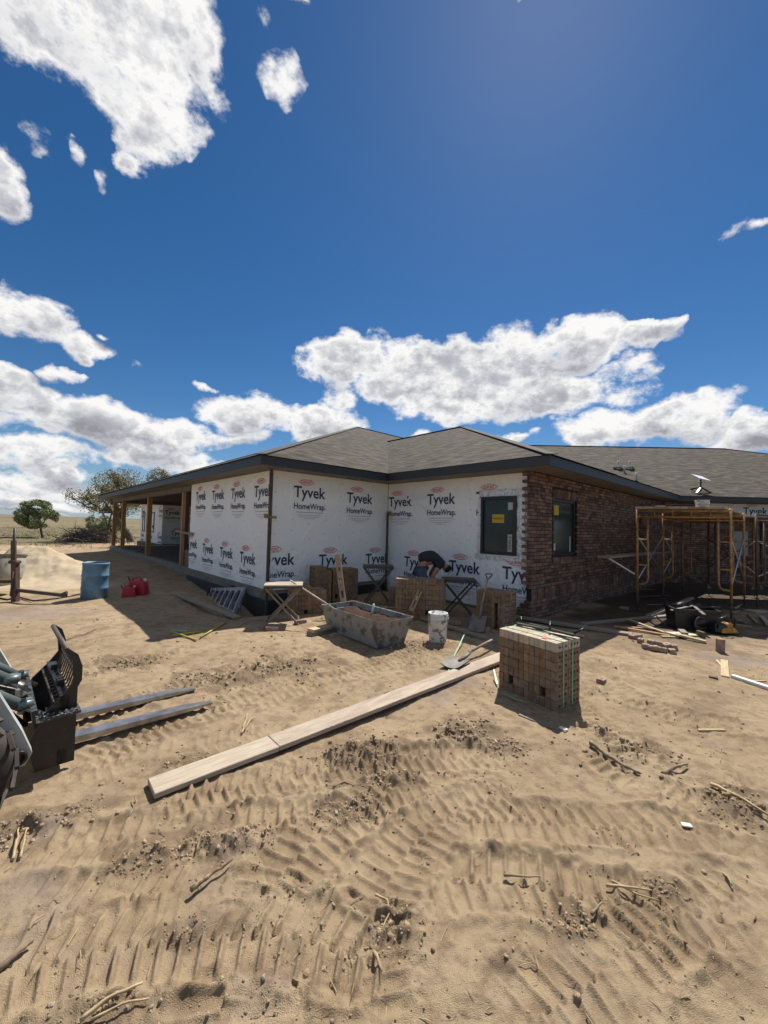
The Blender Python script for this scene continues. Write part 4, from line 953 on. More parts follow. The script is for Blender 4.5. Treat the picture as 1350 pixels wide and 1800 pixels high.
# ---- shovels
def shovel(label, tip, grip, mmh, dgrip=True, square=True):
    th = thing('shovel', label, 'shovel', tip); T_ = Vector(tip); X = (Vector(grip)-T_).normalized(); Ln = (Vector(grip)-T_).length
    Y = Vector((0, 0, 1)).cross(X)
    if Y.length < .2: Y = Vector((1, 0, 0))
    Y.normalize(); Zz = X.cross(Y); th.rotation_euler = Matrix((X, Y, Zz)).transposed().to_euler()
    q = MB(); nx, ny = 9, 9; bl, bw = .28, .24
    for sgn in (0, 1):
        for i in range(nx):
            for j in range(ny):
                f = i/(nx-1); g = j/(ny-1)*2-1; w = bw/2*(1 if square or f > .4 else math.sin(min(1, f/.4)*math.pi/2))
                q.v.append((f*bl, g*w, .035*g*g + .02*(1-f)*0 - .012*sgn+.02))
    for sgn in (0, 1):
        o_2 = sgn*nx*ny
        for i in range(nx-1):
            for j in range(ny-1): q.f.append([o_2+i*ny+j, o_2+(i+1)*ny+j, o_2+(i+1)*ny+j+1, o_2+i*ny+j+1]); q.mi.append(0); q.sm.append(True)
    q.tube([(bl*.8, 0, .02), (bl+.12, 0, .03), (bl+.22, 0, .05)], [.022, .022, .019], 10)
    q.build('blade', mat('blade_steel', (.13, .115, .10), .7, metal=.2, c2=(.20, .175, .15), ns=8), th, fix=True)
    q = MB(); q.tube([(bl+.18, 0, .05), (Ln*.7, 0, .04), (Ln-.1, 0, .02)], .016, 10); q.build('shaft', mmh, th)
    if dgrip:
        q = MB(); q.tube([(Ln-.12, 0, .02), (Ln-.02, -.055, .02), (Ln, -.05, .02), (Ln, .05, .02), (Ln-.02, .055, .02), (Ln-.12, 0, .02)], .011, 8); q.build('grip', mat('grip_dark', (.07, .03, .03), .6), th)
    return th
shovel('shovel with a short shaft and dark D grip leaning upright on the slotted brick stack', onground(838, 1112, .0), dep(860, 1010, 6.85), m_level)
shovel('shovel lying on the sand beside the diagonal plank, blade towards the tub', onground(790, 1180, .02), onground(875, 1135, .10), m_wood, False)

# ---- ladder
def ladder():
    a = onpl(363, 1056, VV, hw(0, -.50)); b_ = onpl(412, 1078, VV, hw(0, -.50)); c = onpl(372, 1036, VV, hw(0, -.14)); d = onpl(430, 1035, VV, hw(0, -.14))
    th = thing('step_ladder', 'silver aluminium step ladder lying on its side against the dark foundation', 'ladder', a)
    def lc(p): return p-a
    q = MB(); q.beam(lc(a), lc(b_), .03, .07); q.build('rail', m_alu, th)
    q = MB(); q.beam(lc(c), lc(d), .03, .07); q.build('rail', m_alu, th)
    for i in range(7):
        f = i/6; f = .02+f*.96; q = MB(); p1 = lc(a.lerp(b_, f)); p2 = lc(c.lerp(d, f)); q.beam(p1, p2, .075, .018, up=(b_-a).normalized()); q.build('rung', m_alu, th)
    b2 = onpl(421, 1072, VV, hw(0, -.32)); d2 = onpl(431, 1040, VV, hw(0, -.06)); a2 = onpl(372, 1050, VV, hw(0, -.2)); 
    q = MB(); q.beam(lc(a2), lc(b2), .02, .045); q.beam(lc(a2+Vector((.1, .1, .1))), lc(d2), .02, .045); q.beam(lc(b2), lc(d2), .02, .04); q.build('rear_frame', mat('fibreglass_blue', (.10, .12, .22), .5), th)
    q = MB(); q.box(lc(a.lerp(c, .5))+Vector((-.02, 0, 0)), (.04, .10, .34)); q.build('top_cap', mat('cap_blue', (.03, .035, .10), .5), th)
ladder()
board((312, 1047), (418, 1088), .14, .035, m_wood, 'board', 'weathered board lying on shaded sand in front of the ladder')
# loppers / bolt cutter with yellow handles
def loppers():
    a = onground(352, 1124, .03); th = thing('bolt_cutter', 'bolt cutter with two thin yellow handles lying in the shade of the house', 'bolt cutter', a)
    ends = [onground(398, 1095, .02)-a, onground(385, 1122, .02)-a, onground(300, 1113, .03)-a, onground(345, 1128, .02)-a]
    yl = mat('handle_yellow', (.42, .38, .04), .5)
    q = MB(); q.tube([(0, 0, 0), tuple(ends[0])], .012, 8); q.build('handle', yl, th)
    q = MB(); q.tube([tuple(ends[2]), tuple(ends[3])], .012, 8); q.build('handle', yl, th)
    q = MB(); q.beam(tuple(ends[2]), tuple(ends[2]+Vector((.25, -.02, .0))), .05, .03); q.build('jaw', m_steel, th)
loppers()
p1 = onground(303, 1119, .02); p2 = onground(352, 1113, .02); q = MB(); q.tube([p1, p2], .011, 8); tag(q.build('yellow_rod', MATS['handle_yellow']), 'thin yellow rod lying beside the bolt cutter', 'rod')

# ---- barrel, fuel cans
def barrel():
    p = onground(165, 1051); th = thing('barrel', 'faded blue plastic barrel with its top cut off standing on the sand', 'barrel', p)
    prof = [(0, 0), (.272, 0), (.288, .02), (.29, .2), (.30, .215), (.30, .235), (.29, .25), (.291, .47), (.302, .485), (.302, .505), (.29, .52), (.289, .72), (.298, .735), (.298, .775), (.285, .78), (.28, .74), (.278, .04), (0, .03)]
    q = MB(); q.lathe(prof, n=48); q.build('barrel_body', mat('blue_plastic', (.085, .19, .29), .5, c2=(.17, .27, .35), ns=4, mixlo=.4, mixhi=.75), th)
    th.rotation_euler = (0, .02, 0); th.scale = (.79, .79, .93)
barrel()
def can(px, py, s, rz, label):
    p = onground(px, py); th = thing('fuel_can', label, 'fuel can', p, rz, 'red fuel cans'); mr = mat('can_red', (.36, .012, .022), .4)
    bm = bmesh.new(); bmesh.ops.create_cube(bm, size=1)
    for v in bm.verts: v.co = Vector((v.co.x*.34*s, v.co.y*.22*s, (v.co.z+.5)*.27*s))
    for v in bm.verts:
        if v.co.z > .1*s: v.co.x *= .80; v.co.y *= .8
    bmesh.ops.bevel(bm, geom=bm.edges[:]+bm.verts[:], offset=.035*s, segments=3, affect='EDGES', profile=.6)
    me = bpy.data.meshes.new('can_body'); bm.to_mesh(me); bm.free(); me.materials.append(mr)
    for f in me.polygons: f.use_smooth = True
    o = bpy.data.objects.new('can_body', me); COL.objects.link(o); o.parent = th
    q = MB(); q.tube([(-.10*s, 0, .25*s), (-.09*s, 0, .31*s), (.03*s, 0, .32*s), (.06*s, 0, .26*s)], .016*s, 10); q.build('handle', mr, th)
    q = MB(); q.tube([(.11*s, 0, .24*s), (.13*s, 0, .30*s)], .028*s, 12); q.build('cap', mat('cap_pale', (.55, .5, .45), .5), th)
    q = MB(); q.tube([(-.12*s, 0, .22*s), (-.17*s, 0, .30*s), (-.18*s, 0, .34*s)], [.018*s, .012*s, .009*s], 10); q.build('spout', m_blackp, th)
can(242, 1046, 1.15, .1, 'larger red plastic fuel can right of the blue barrel'); can(226, 1050, .78, .5, 'smaller red fuel can leaning against the larger one')

# ---- satellite dish on the roof, buckets
E3w = [house_m @ v for v in E3]; nE = (E3w[1]-E3w[0]).cross(E3w[2]-E3w[0]).normalized()
pd = onpl(1232, 866, nE, E3w[0])
th = thing('satellite_dish', 'flat white rectangular satellite antenna on a black stand at the roof edge', 'satellite dish', pd, .25)
q = MB(); q.box((0, 0, 0), (.01, .01, .01)); q.v = []; q.f = []; q.mi = []; q.sm = []
q.box((0, 0, .50), (.52, .34, .035), Matrix.Rotation(.55, 3, 'X') @ Matrix.Rotation(.12, 3, 'Y'), bev=.006); q.build('panel', mat('dish_white', (.80, .80, .82), .4), th)
q = MB(); q.tube([(0, 0, .05), (0, 0, .48)], .022, 10); q.build('mast', m_blackp, th)
q = MB()
for dx, dy in ((-.33, -.12), (.33, -.12), (.0, .33), (-.2, .2)): q.beam((0, 0, .18), (dx, dy, .02+dy*.4), .05, .03)
q.build('tripod_base', m_blackp, th)

# ---- scaffolding along the brick wall
def frame_mesh(w=1.52, h_=1.93):
    parts = []
    q = MB(); q.tube([(0, 0, .28), (0, 0, h_+.05)], .024, 10); parts.append(('leg', q))
    q = MB(); q.tube([(w, 0, .28), (w, 0, h_+.05)], .024, 10); parts.append(('leg', q))
    q = MB(); q.tube([(0, 0, h_), (w, 0, h_)], .024, 10); q.tube([(0, 0, h_-.13), (w, 0, h_-.13)], .020, 10)
    for k in range(1, 5): q.tube([(w*k/5, 0, h_), (w*k/5, 0, h_-.13)], .012, 8)
    parts.append(('header', q))
    for s, x0 in ((1, 0), (-1, w)):
        q = MB(); xi = x0+s*.19; zb = .52
        q.tube([(xi, 0, h_-.13), (xi, 0, zb+.14), (xi-s*.02, 0, zb+.05), (xi-s*.07, 0, zb+.01), (x0, 0, zb)], .019, 10); parts.append(('inner_tube', q))
        q = MB()
        for z_ in (.92, 1.45):
            q = MB(); q.tube([(x0, 0, z_), (xi, 0, z_)], .015, 8); parts.append(('rung', q))
    for x0 in (0, w):
        q = MB(); q.tube([(x0, 0, .0), (x0, 0, .30)], .016, 8); q.box((x0, 0, .004), (.12, .12, .008)); q.tube([(x0-.05, 0, .2), (x0+.05, 0, .2)], .012, 6); parts.append(('screw_jack', q))
    return parts
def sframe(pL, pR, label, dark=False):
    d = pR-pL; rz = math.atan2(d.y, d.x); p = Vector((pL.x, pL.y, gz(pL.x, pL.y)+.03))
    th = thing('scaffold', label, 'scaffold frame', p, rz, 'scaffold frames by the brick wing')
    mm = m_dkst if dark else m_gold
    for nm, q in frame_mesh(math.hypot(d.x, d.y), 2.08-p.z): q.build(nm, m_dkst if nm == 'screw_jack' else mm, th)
    return th
FL = at(1120, 1073); FR = at(1268, 1088); FR = FL + (FR-FL).normalized()*1.52
FV = Vector((VV.x, VV.y, 0))*2.13
fr = [(FL+FV*k, FR+FV*k) for k in range(3)]
sframe(*fr[0], 'nearest yellow scaffold frame, with legs either side of the black bin')
sframe(*fr[1], 'second yellow scaffold frame, one bay behind the nearest')
sframe(*fr[2], 'rear yellow scaffold frame, two bays behind the nearest and next to the brick corner')
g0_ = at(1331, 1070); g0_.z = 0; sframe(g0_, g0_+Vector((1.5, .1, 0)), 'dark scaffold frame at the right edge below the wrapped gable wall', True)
def brace(a, b_, label): 
    q = MB(); q.tube([a, b_], .0135, 8); tag(q.build('cross_brace', m_steel), label, 'cross brace', 'scaffold cross braces')
def ph(p, z): return Vector((p.x, p.y, z))
names = ['nearest', 'rear']; 
for k in range(2):
    for side, nm in ((0, 'wall side'), (1, 'open side')):
        a, b_ = fr[k][side], fr[k+1][side]
        if side == 1 and k == 1: continue
        brace(ph(a, .62), ph(b_, 1.55), f'silver brace rising away from the camera in the {names[k]} scaffold bay on its {nm}')
        brace(ph(a, 1.55), ph(b_, .62), f'silver brace falling away from the camera in the {names[k]} scaffold bay on its {nm}')
brace(ph(g0_, 1.5), ph(g0_+Vector((2.1, .3, 0)), .7), 'silver brace falling to the right from the dark scaffold frame')
brace(ph(g0_, .7), ph(g0_+Vector((2.1, .3, 0)), 1.5), 'silver brace rising to the right from the dark scaffold frame')
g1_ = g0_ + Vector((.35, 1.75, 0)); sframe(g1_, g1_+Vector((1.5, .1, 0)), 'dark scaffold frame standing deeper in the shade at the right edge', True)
brace(ph(g0_, .75), ph(g1_, 1.5), 'silver brace rising away between the two dark scaffold frames at the right edge')
brace(ph(g0_, 1.5), ph(g1_, .75), 'silver brace falling away between the two dark scaffold frames at the right edge')
def plk(a, b_, w, label, mm=None, th_=.042, name='scaffold_plank'):
    X = (b_-a).normalized(); Y = Vector((0, 0, 1)).cross(X).normalized(); q = MB(); q.beam(a, b_, w, th_, bev=.003)
    return tag(q.build(name, mm or m_wood), label, 'scaffold plank', 'planks on the scaffolding')
ax = (FR-FL).normalized(); vv = Vector((VV.x, VV.y, 0)); s_ord = ('wall side', 'second from the wall', 'middle', 'fourth from the wall', 'outermost')
for k in range(5):
    o0 = FL + ax*(.16+.29*k); plk(ph(o0-vv*.25, 2.125), ph(o0+vv*4.6, 2.125), .283, f'{s_ord[k]} plank of the scaffold deck along the brick wall', m_wood if k % 2 else m_pink)
plk(ph(fr[0][0]-ax*.30-vv*1.0, 1.12), ph(fr[2][0]-ax*.30, 1.12), .24, 'low plank on side brackets between the scaffold legs and the brick wall')
q = MB(); a = ph(fr[0][0]-ax*.05, .75); q.beam(a, ph(fr[0][0]-ax*.45-vv*.3, 1.08), .03, .03); tag(q.build('side_bracket', m_steel), 'silver diagonal bracket strut carrying the low plank by the brick wall', 'bracket')
for k in range(8):
    a = Vector((7.3+.1*(k % 2), 9.75+.27*k, 2.078)); plk(a, a+Vector((5.2, -.12, 0)), .266, ('front', 'second', 'third', 'fourth', 'fifth', 'sixth', 'seventh', 'rearmost')[k]+' plank of the deck crossing the scaffold along the far wing, extended to cast shade', m_pink if k % 3 == 0 else m_wood)  # rows added so the deck shades the sunlit ground behind the scaffold
def pl2(px, py, Y): return dep(px, py, Y)
pb = FR + vv*.9; bucket(Vector((pb.x-.62, pb.y+.12, 2.148)), .105, .125, .19, 'white bucket standing on the scaffold deck', mat('chalky_white', (.55, .54, .52), .6, c2=(.2, .19, .18), ns=9, mixlo=.5, mixhi=.6, stretch=(1, 1, 4)), mort=False)
for dx, lab in ((.55, 'lone brick on the scaffold deck left of the white bucket'), ):
    o = lb.copy(); COL.objects.link(o); o.location = Vector((FL.x+dx, FL.y+.1, 2.147)); o.rotation_euler = (0, 0, .3); tag(o, lab, 'brick', 'bricks on the scaffold')

# ---- black bin and concrete saw
p = onground(1216, 1106); th = thing('storage_tote', 'black plastic tote full of scraps between the scaffold legs', 'tote', p, -.25)
q = MB(); a_, b_, h_ = .33, .20, .36
def tr(k, z): return [(-a_*k, -b_*k, z), (a_*k, -b_*k, z), (a_*k, b_*k, z), (-a_*k, b_*k, z)]
q.add(tr(.88, 0)+tr(1, h_)+tr(.95, h_)+tr(.84, .03), [[3, 2, 1, 0]]+[[k*4+j, k*4+(j+1) % 4, (k+1)*4+(j+1) % 4, (k+1)*4+j] for k in range(3) for j in range(4)]+[[12, 13, 14, 15]])
m_tote = mat('tote_black', (.013, .014, .018), .45); q.build('tote_body', m_tote, th, fix=True)
q = MB(); q.tube(tr(1.02, h_-.02), .018, 6, closed=True); q.build('tote_rim', m_tote, th)
for i, (dx, dy, rz) in enumerate(((-.1, 0, .3), (.1, .05, -.5), (.02, -.08, 1.2))):
    q = MB(); q.beam((-.33, 0, 0), (.33, 0, .08), .05, .02); o = q.build('scrap_stick', m_dkst, loc=p+Vector((dx, dy, h_-.04))); o.rotation_euler = (0, 0, rz)
    tag(o, ('thin scrap lath lying across the left of the black tote', 'thin scrap lath lying across the right of the black tote', 'thin scrap lath lying front to back over the black tote')[i], 'lath', 'scraps in the tote')
p = onground(1262, 1114); th = thing('cutoff_saw', 'yellow and black petrol cut-off saw lying on the sand near the scaffold leg', 'cut-off saw', p, .1)
m_sy = mat('saw_yellow', (.62, .30, .02), .45, c2=(.35, .15, .02), ns=12)
q = MB(); q.box((.0, 0, .10), (.24, .20, .16), bev=.03, taper=.85); q.build('engine_cover', m_blackp, th)
q = MB(); q.box((.10, -.02, .07), (.30, .22, .08), bev=.03, taper=.8); q.box((.14, 0, .14), (.14, .14, .10), rotz(.2), bev=.03); q.build('yellow_housing', m_sy, th)
q = MB(); q.tube([(-.1, -.1, .12), (-.12, -.12, .26), (.02, -.12, .30), (.1, -.1, .22)], .014, 8); q.build('front_handle', m_blackp, th)
q = MB(); q.tube([(.2, 0, .1), (.30, 0, .13), (.31, 0, .22), (.2, 0, .23), (.14, 0, .18)], .015, 8); q.build('rear_handle', m_blackp, th)
q = MB(); q.lathe([(0, -.004), (.115, -.004), (.115, .004), (0, .004)], (0, 0, 0), 28, axis=Matrix.Rotation(math.pi/2, 3, 'X')); o = q.build('cutting_disc', m_dkst, th, loc=(-.26, .04, .15))
q = MB(); q.lathe([(0, -.02), (.12, -.02), (.12, .02), (0, .02)], (0, 0, 0), 20, axis=Matrix.Rotation(math.pi/2, 3, 'X')); o = q.build('disc_guard', m_blackp, th, loc=(-.24, .04, .17)); o.scale = (.9, 1, .6)

# ---- boards and splinters
B = board
B((1021, 1101), (1192, 1083), .10, .04, m_wood, 'board', 'long grey board lying from the brick corner towards the black tote', za=.02)
B((905, 1088), (1112, 1118), .14, .04, m_wood, 'board', 'dark weathered plank running from the brick cube along the shadow edge', za=.02)
B((1140, 1088), (1192, 1064), .10, .05, m_wood, 'board', 'splintered log like board pointing under the scaffold', za=.02)
B((1190, 1066), (1216, 1053), .09, .05, m_pink, 'board', 'short broken board at the rear end of the splintered one', za=.02)
m_or = mat('fresh_split_wood', (.50, .29, .14), .75, c2=(.38, .20, .09), ns=5, stretch=(1, 12, 12))
B((1080, 1104), (1152, 1107), .05, .025, m_or, 'splinter', 'orange split lath at the left of the splintered wood pile', za=.01)
B((1090, 1106), (1178, 1119), .05, .025, m_or, 'splinter', 'long orange split lath across the splintered wood pile', za=.02)
B((1104, 1094), (1180, 1118), .04, .025, m_pine, 'splinter', 'thin pale lath crossing over the orange laths', za=.04)
B((1120, 1104), (1190, 1116), .035, .02, m_wood, 'splinter', 'thin grey lath under the pale board offcut', za=.03)
B((1180, 1119), (1219, 1116), .22, .02, mat('pale_offcut', (.55, .50, .36), .75, c2=(.45, .40, .28), ns=4), 'board_offcut', 'flat pale square offcut at the right of the splintered wood pile', za=.03)
B((1188, 1120), (1241, 1130), .07, .03, m_pine, 'board_offcut', 'bright pine strip pointing right beyond the pale offcut', za=.03)
B((1163, 1120), (1192, 1121), .05, .02, m_pine, 'board_offcut', 'small bright strip left of the pale square offcut')
B((1289, 1098), (1321, 1103), .04, .02, m_pine, 'lath', 'thin pale lath on the sunlit sand right of the yellow saw')
B((1258, 1082), (1312, 1096), .04, .02, m_steel, 'lath', 'thin silver strip in the shade right of the scaffold leg')
B((1286, 1078), (1300, 1074), .05, .02, m_wood, 'lath', 'small grey strip behind the right scaffold jack')
B((1318, 1076), (1352, 1076), .25, .03, m_pink, 'paving_slab', 'pale broken slab at the right edge beyond the scaffold', 'slab')
B((1316, 1082), (1330, 1096), .05, .03, m_wood, 'lath', 'dark stick slanting below the pale broken slab')
B((1338, 1086), (1350, 1100), .07, .05, m_pink, 'rubble_block', 'narrow pale rubble block at the right edge', 'rubble')
B((1273, 1162), (1275, 1191), .075, .018, m_pine, 'board_offcut', 'short pine offcut pointing at the camera left of the white board')
B((1260, 1161), (1268, 1171), .03, .012, m_pine, 'board_offcut', 'tiny pale sliver beside the short pine offcut')
B((1287, 1191), (1356, 1214), .055, .035, mat('white_board', (.70, .70, .68), .6), 'white_board', 'long white painted board at the right edge of the yard')
B((1317, 1198), (1346, 1198), .02, .012, m_pine, 'lath', 'thin lath behind the white painted board')
B((1122, 1049), (1178, 1047), .02, .015, m_wood, 'lath', 'thin grey rod lying in the dark behind the left scaffold legs')
B((1136, 1064), (1186, 1062), .02, .015, m_wood, 'lath', 'second thin rod lying in the dark closer than the first')
B((1090, 1070), (1104, 1072), .16, .05, m_wood, 'stone', 'flat pale stone in the shade left of the nearest scaffold leg', 'stone')
B((1196, 1112), (1204, 1120), .09, .07, m_wood, 'timber_block', 'small grey block in front of the left corner of the black tote', 'timber block')
B((1226, 1118), (1238, 1122), .05, .09, mat('moss_green', (.10, .11, .05), .9), 'work_glove', 'olive work gloves dropped between the tote and the saw', 'gloves')
B((1292, 1070), (1304, 1064), .04, .02, m_pine, 'lath', 'small pale sliver under the scaffold right of the saw')
B((1008, 1052), (1030, 1056), .05, .04, m_dkst, 'stone', 'dark stone at the foot of the brick wall', 'stone')
B((1246, 1192), (1262, 1195), .06, .03, m_dkst, 'stone', 'dark flat stone left of the white board', 'stone')
B((1227, 1286), (1275, 1286), .022, .02, m_pine, 'stick', 'short bright stick alone on the sand right of the brick cube', 'stick')
B((705, 1079), (872, 1131), .07, .045, m_wood, 'edge_board', 'grey edge board running from the tub past the bucket to the brick cube', za=.02)
B((668, 1068), (700, 1069), .04, .02, m_steel, 'metal_strip', 'thin metal strip on the ground under the inner mason stand', 'strip')
B((700, 1068), (727, 1050), .04, .02, m_wood, 'stick', 'pale stick propped beside the inner corner stand', 'stick', zb=.15)
B((578, 1118), (606, 1112), .02, .02, m_wht, 'plastic_scrap', 'crumpled clear plastic under the left end of the tub', 'scrap')
B((912, 1257), (975, 1282), .03, .012, m_wood, 'lath', 'weathered lath in the shadow in front of the brick cube')
B((984, 1279), (997, 1285), .04, .012, mat('paper', (.7, .66, .55), .8), 'paper_scrap', 'white paper scrap at the tip of the shadow of the brick cube', 'paper scrap')
B((1198, 1450), (1216, 1453), .03, .008, MATS['paper'], 'paper_scrap', 'white paper scrap alone on the sand at the right', 'paper scrap')
def strapcurl(pts, label):
    P = [onground(x, y, dz) for x, y, dz in pts]; q = MB()
    for a, b_ in zip(P[:-1], P[1:]): q.beam(a, b_, .014, .003)
    tag(q.build('green_strap', m_strap), label, 'strap', 'cut green straps')
strapcurl([(797, 1158, .02), (806, 1144, .05), (815, 1130, .10), (818, 1122, .08), (840, 1116, .02)], 'cut green strap curling up left of the fallen shovel')
strapcurl([(778, 1200, .01), (785, 1188, .02), (797, 1168, .03)], 'green strap end pinned beside the diagonal plank near the shovel')
strapcurl([(874, 1206, .02), (870, 1196, .06), (868, 1190, .08)], 'short green strap at the left foot of the brick cube')
strapcurl([(888, 1222, .01), (905, 1232, .02), (925, 1237, .01)], 'green strap lying in the shadow in front of the brick cube')
strapcurl([(1013, 1105, .02), (1030, 1110, .03), (1050, 1108, .02), (1065, 1112, .01)], 'tangled green strap on the sand right of the top of the brick cube')
def stick(pts, r_, mm, label, name='stick'):
    q = MB(); P0s = [onground(x, y, dz) for x, y, dz in pts]; rr_ = random.Random(int(pts[0][0]*13+pts[0][1])); P = [P0s[0]]
    for a, b_ in zip(P0s[:-1], P0s[1:]):
        for k in range(1, 5): P.append(a.lerp(b_, k/4)+Vector((rr_.gauss(0, r_*.18), rr_.gauss(0, r_*.18), abs(rr_.gauss(0, r_*.1)))) if k < 4 else b_)
    n_ = len(P)
    q.tube(P, [r_*(1-.5*i/(n_-1))*rr_.uniform(.75, 1.15) for i in range(n_)], 7); tag(q.build(name, mm), label, 'stick', 'sticks scattered on the sand')
m_stk = mat('peeled_stick', (.36, .25, .13), .85, c2=(.12, .08, .05), ns=22, mixlo=.4, mixhi=.55)
m_bark = mat('bark_stick', (.17, .12, .08), .9, c2=(.30, .23, .15), ns=20); m_straw = mat('straw', (.48, .37, .21), .85, c2=(.32, .23, .12), ns=8)
stick([(1038, 1312, .03), (1065, 1330, .015), (1095, 1350, .02), (1125, 1362, .01)], .018, m_bark, 'curved dark root lying on the sand below the brick cube')
stick([(1165, 1364, .01), (1185, 1356, .03), (1208, 1348, .02)], .016, m_bark, 'forked dark twig right of the curved root')
stick([(1250, 1381, .01), (1300, 1410, .03), (1355, 1442, .02)], .013, m_straw, 'long straight pale stick at the right edge')
stick([(335, 1570, .015), (370, 1545, .02), (408, 1518, .02)], .011, m_stk, 'thick pale stick on the churned sand in the left foreground')
stick([(-5, 1712, .01), (25, 1690, .02), (57, 1658, .01)], .013, m_bark, 'dark stick at the bottom left edge')
stick([(660, 1577, .01), (680, 1590, .02), (686, 1610, .02), (668, 1645, .01)], .005, m_straw, 'thin curved straw in the centre foreground')
stick([(657, 1680, .01), (664, 1700, .03), (671, 1718, .02)], .008, m_straw, 'small pale stick on the clods in the centre foreground')
stick([(22, 1515, .01), (28, 1490, .03), (33, 1462, .02)], .008, m_straw, 'left of two short corn stalks at the left edge')
stick([(35, 1512, .01), (42, 1485, .03), (47, 1460, .02)], .007, m_straw, 'right of two short corn stalks at the left edge')
stick([(425, 1292, .01), (430, 1275, .02), (435, 1258, .02)], .009, m_straw, 'short pale straw beyond the diagonal plank')
stick([(430, 1286, .01), (440, 1270, .03), (448, 1264, .02)], .007, m_straw, 'thinner straw crossing beside the one beyond the diagonal plank')
stick([(140, 1800, .01), (190, 1770, .03), (250, 1738, .02)], .008, m_straw, 'crushed dry stalk at the bottom left')
stick([(160, 1798, .01), (215, 1775, .02), (262, 1760, .01)], .005, m_straw, 'second dry stalk beside the crushed one at the bottom left')
stick([(585, 1386, .01), (605, 1380, .02), (622, 1384, .01)], .006, m_bark, 'thin dark twig below the middle of the diagonal plank')
stick([(1065, 1560, .01), (1110, 1572, .03), (1150, 1570, .01)], .007, m_straw, 'flattened stalk in the right foreground')
stick([(1075, 1552, .01), (1120, 1580, .02), (1160, 1588, .01)], .005, m_straw, 'bent straw under the flattened stalk in the right foreground')
stick([(1272, 1540, .01), (1280, 1550, .02), (1286, 1560, .01)], .006, m_straw, 'tiny straw at the right foreground edge')
stick([(885, 1542, .01), (920, 1548, .02), (950, 1545, .01)], .006, m_bark, 'dark thin twig right of the centre foreground')
stick([(110, 1128, .01), (145, 1118, .02), (175, 1105, .01)], .010, m_bark, 'dark twig on the sunlit sand below the barrel')
stick([(225, 1440, .01), (240, 1420, .03), (235, 1405, .02)], .006, m_bark, 'small bent twig left of the near end of the pale plank')
stick([(345, 1500, .01), (352, 1480, .03), (358, 1468, .02)], .006, m_bark, 'twig above the thick pale stick in the left foreground')
stick([(50, 1640, .01), (62, 1626, .02), (80, 1612, .01)], .005, m_straw, 'straw above the dark stick at the bottom left')
stick([(1040, 1612, .01), (1052, 1600, .02), (1058, 1590, .01)], .007, m_bark, 'stubby twig in the lower right foreground')
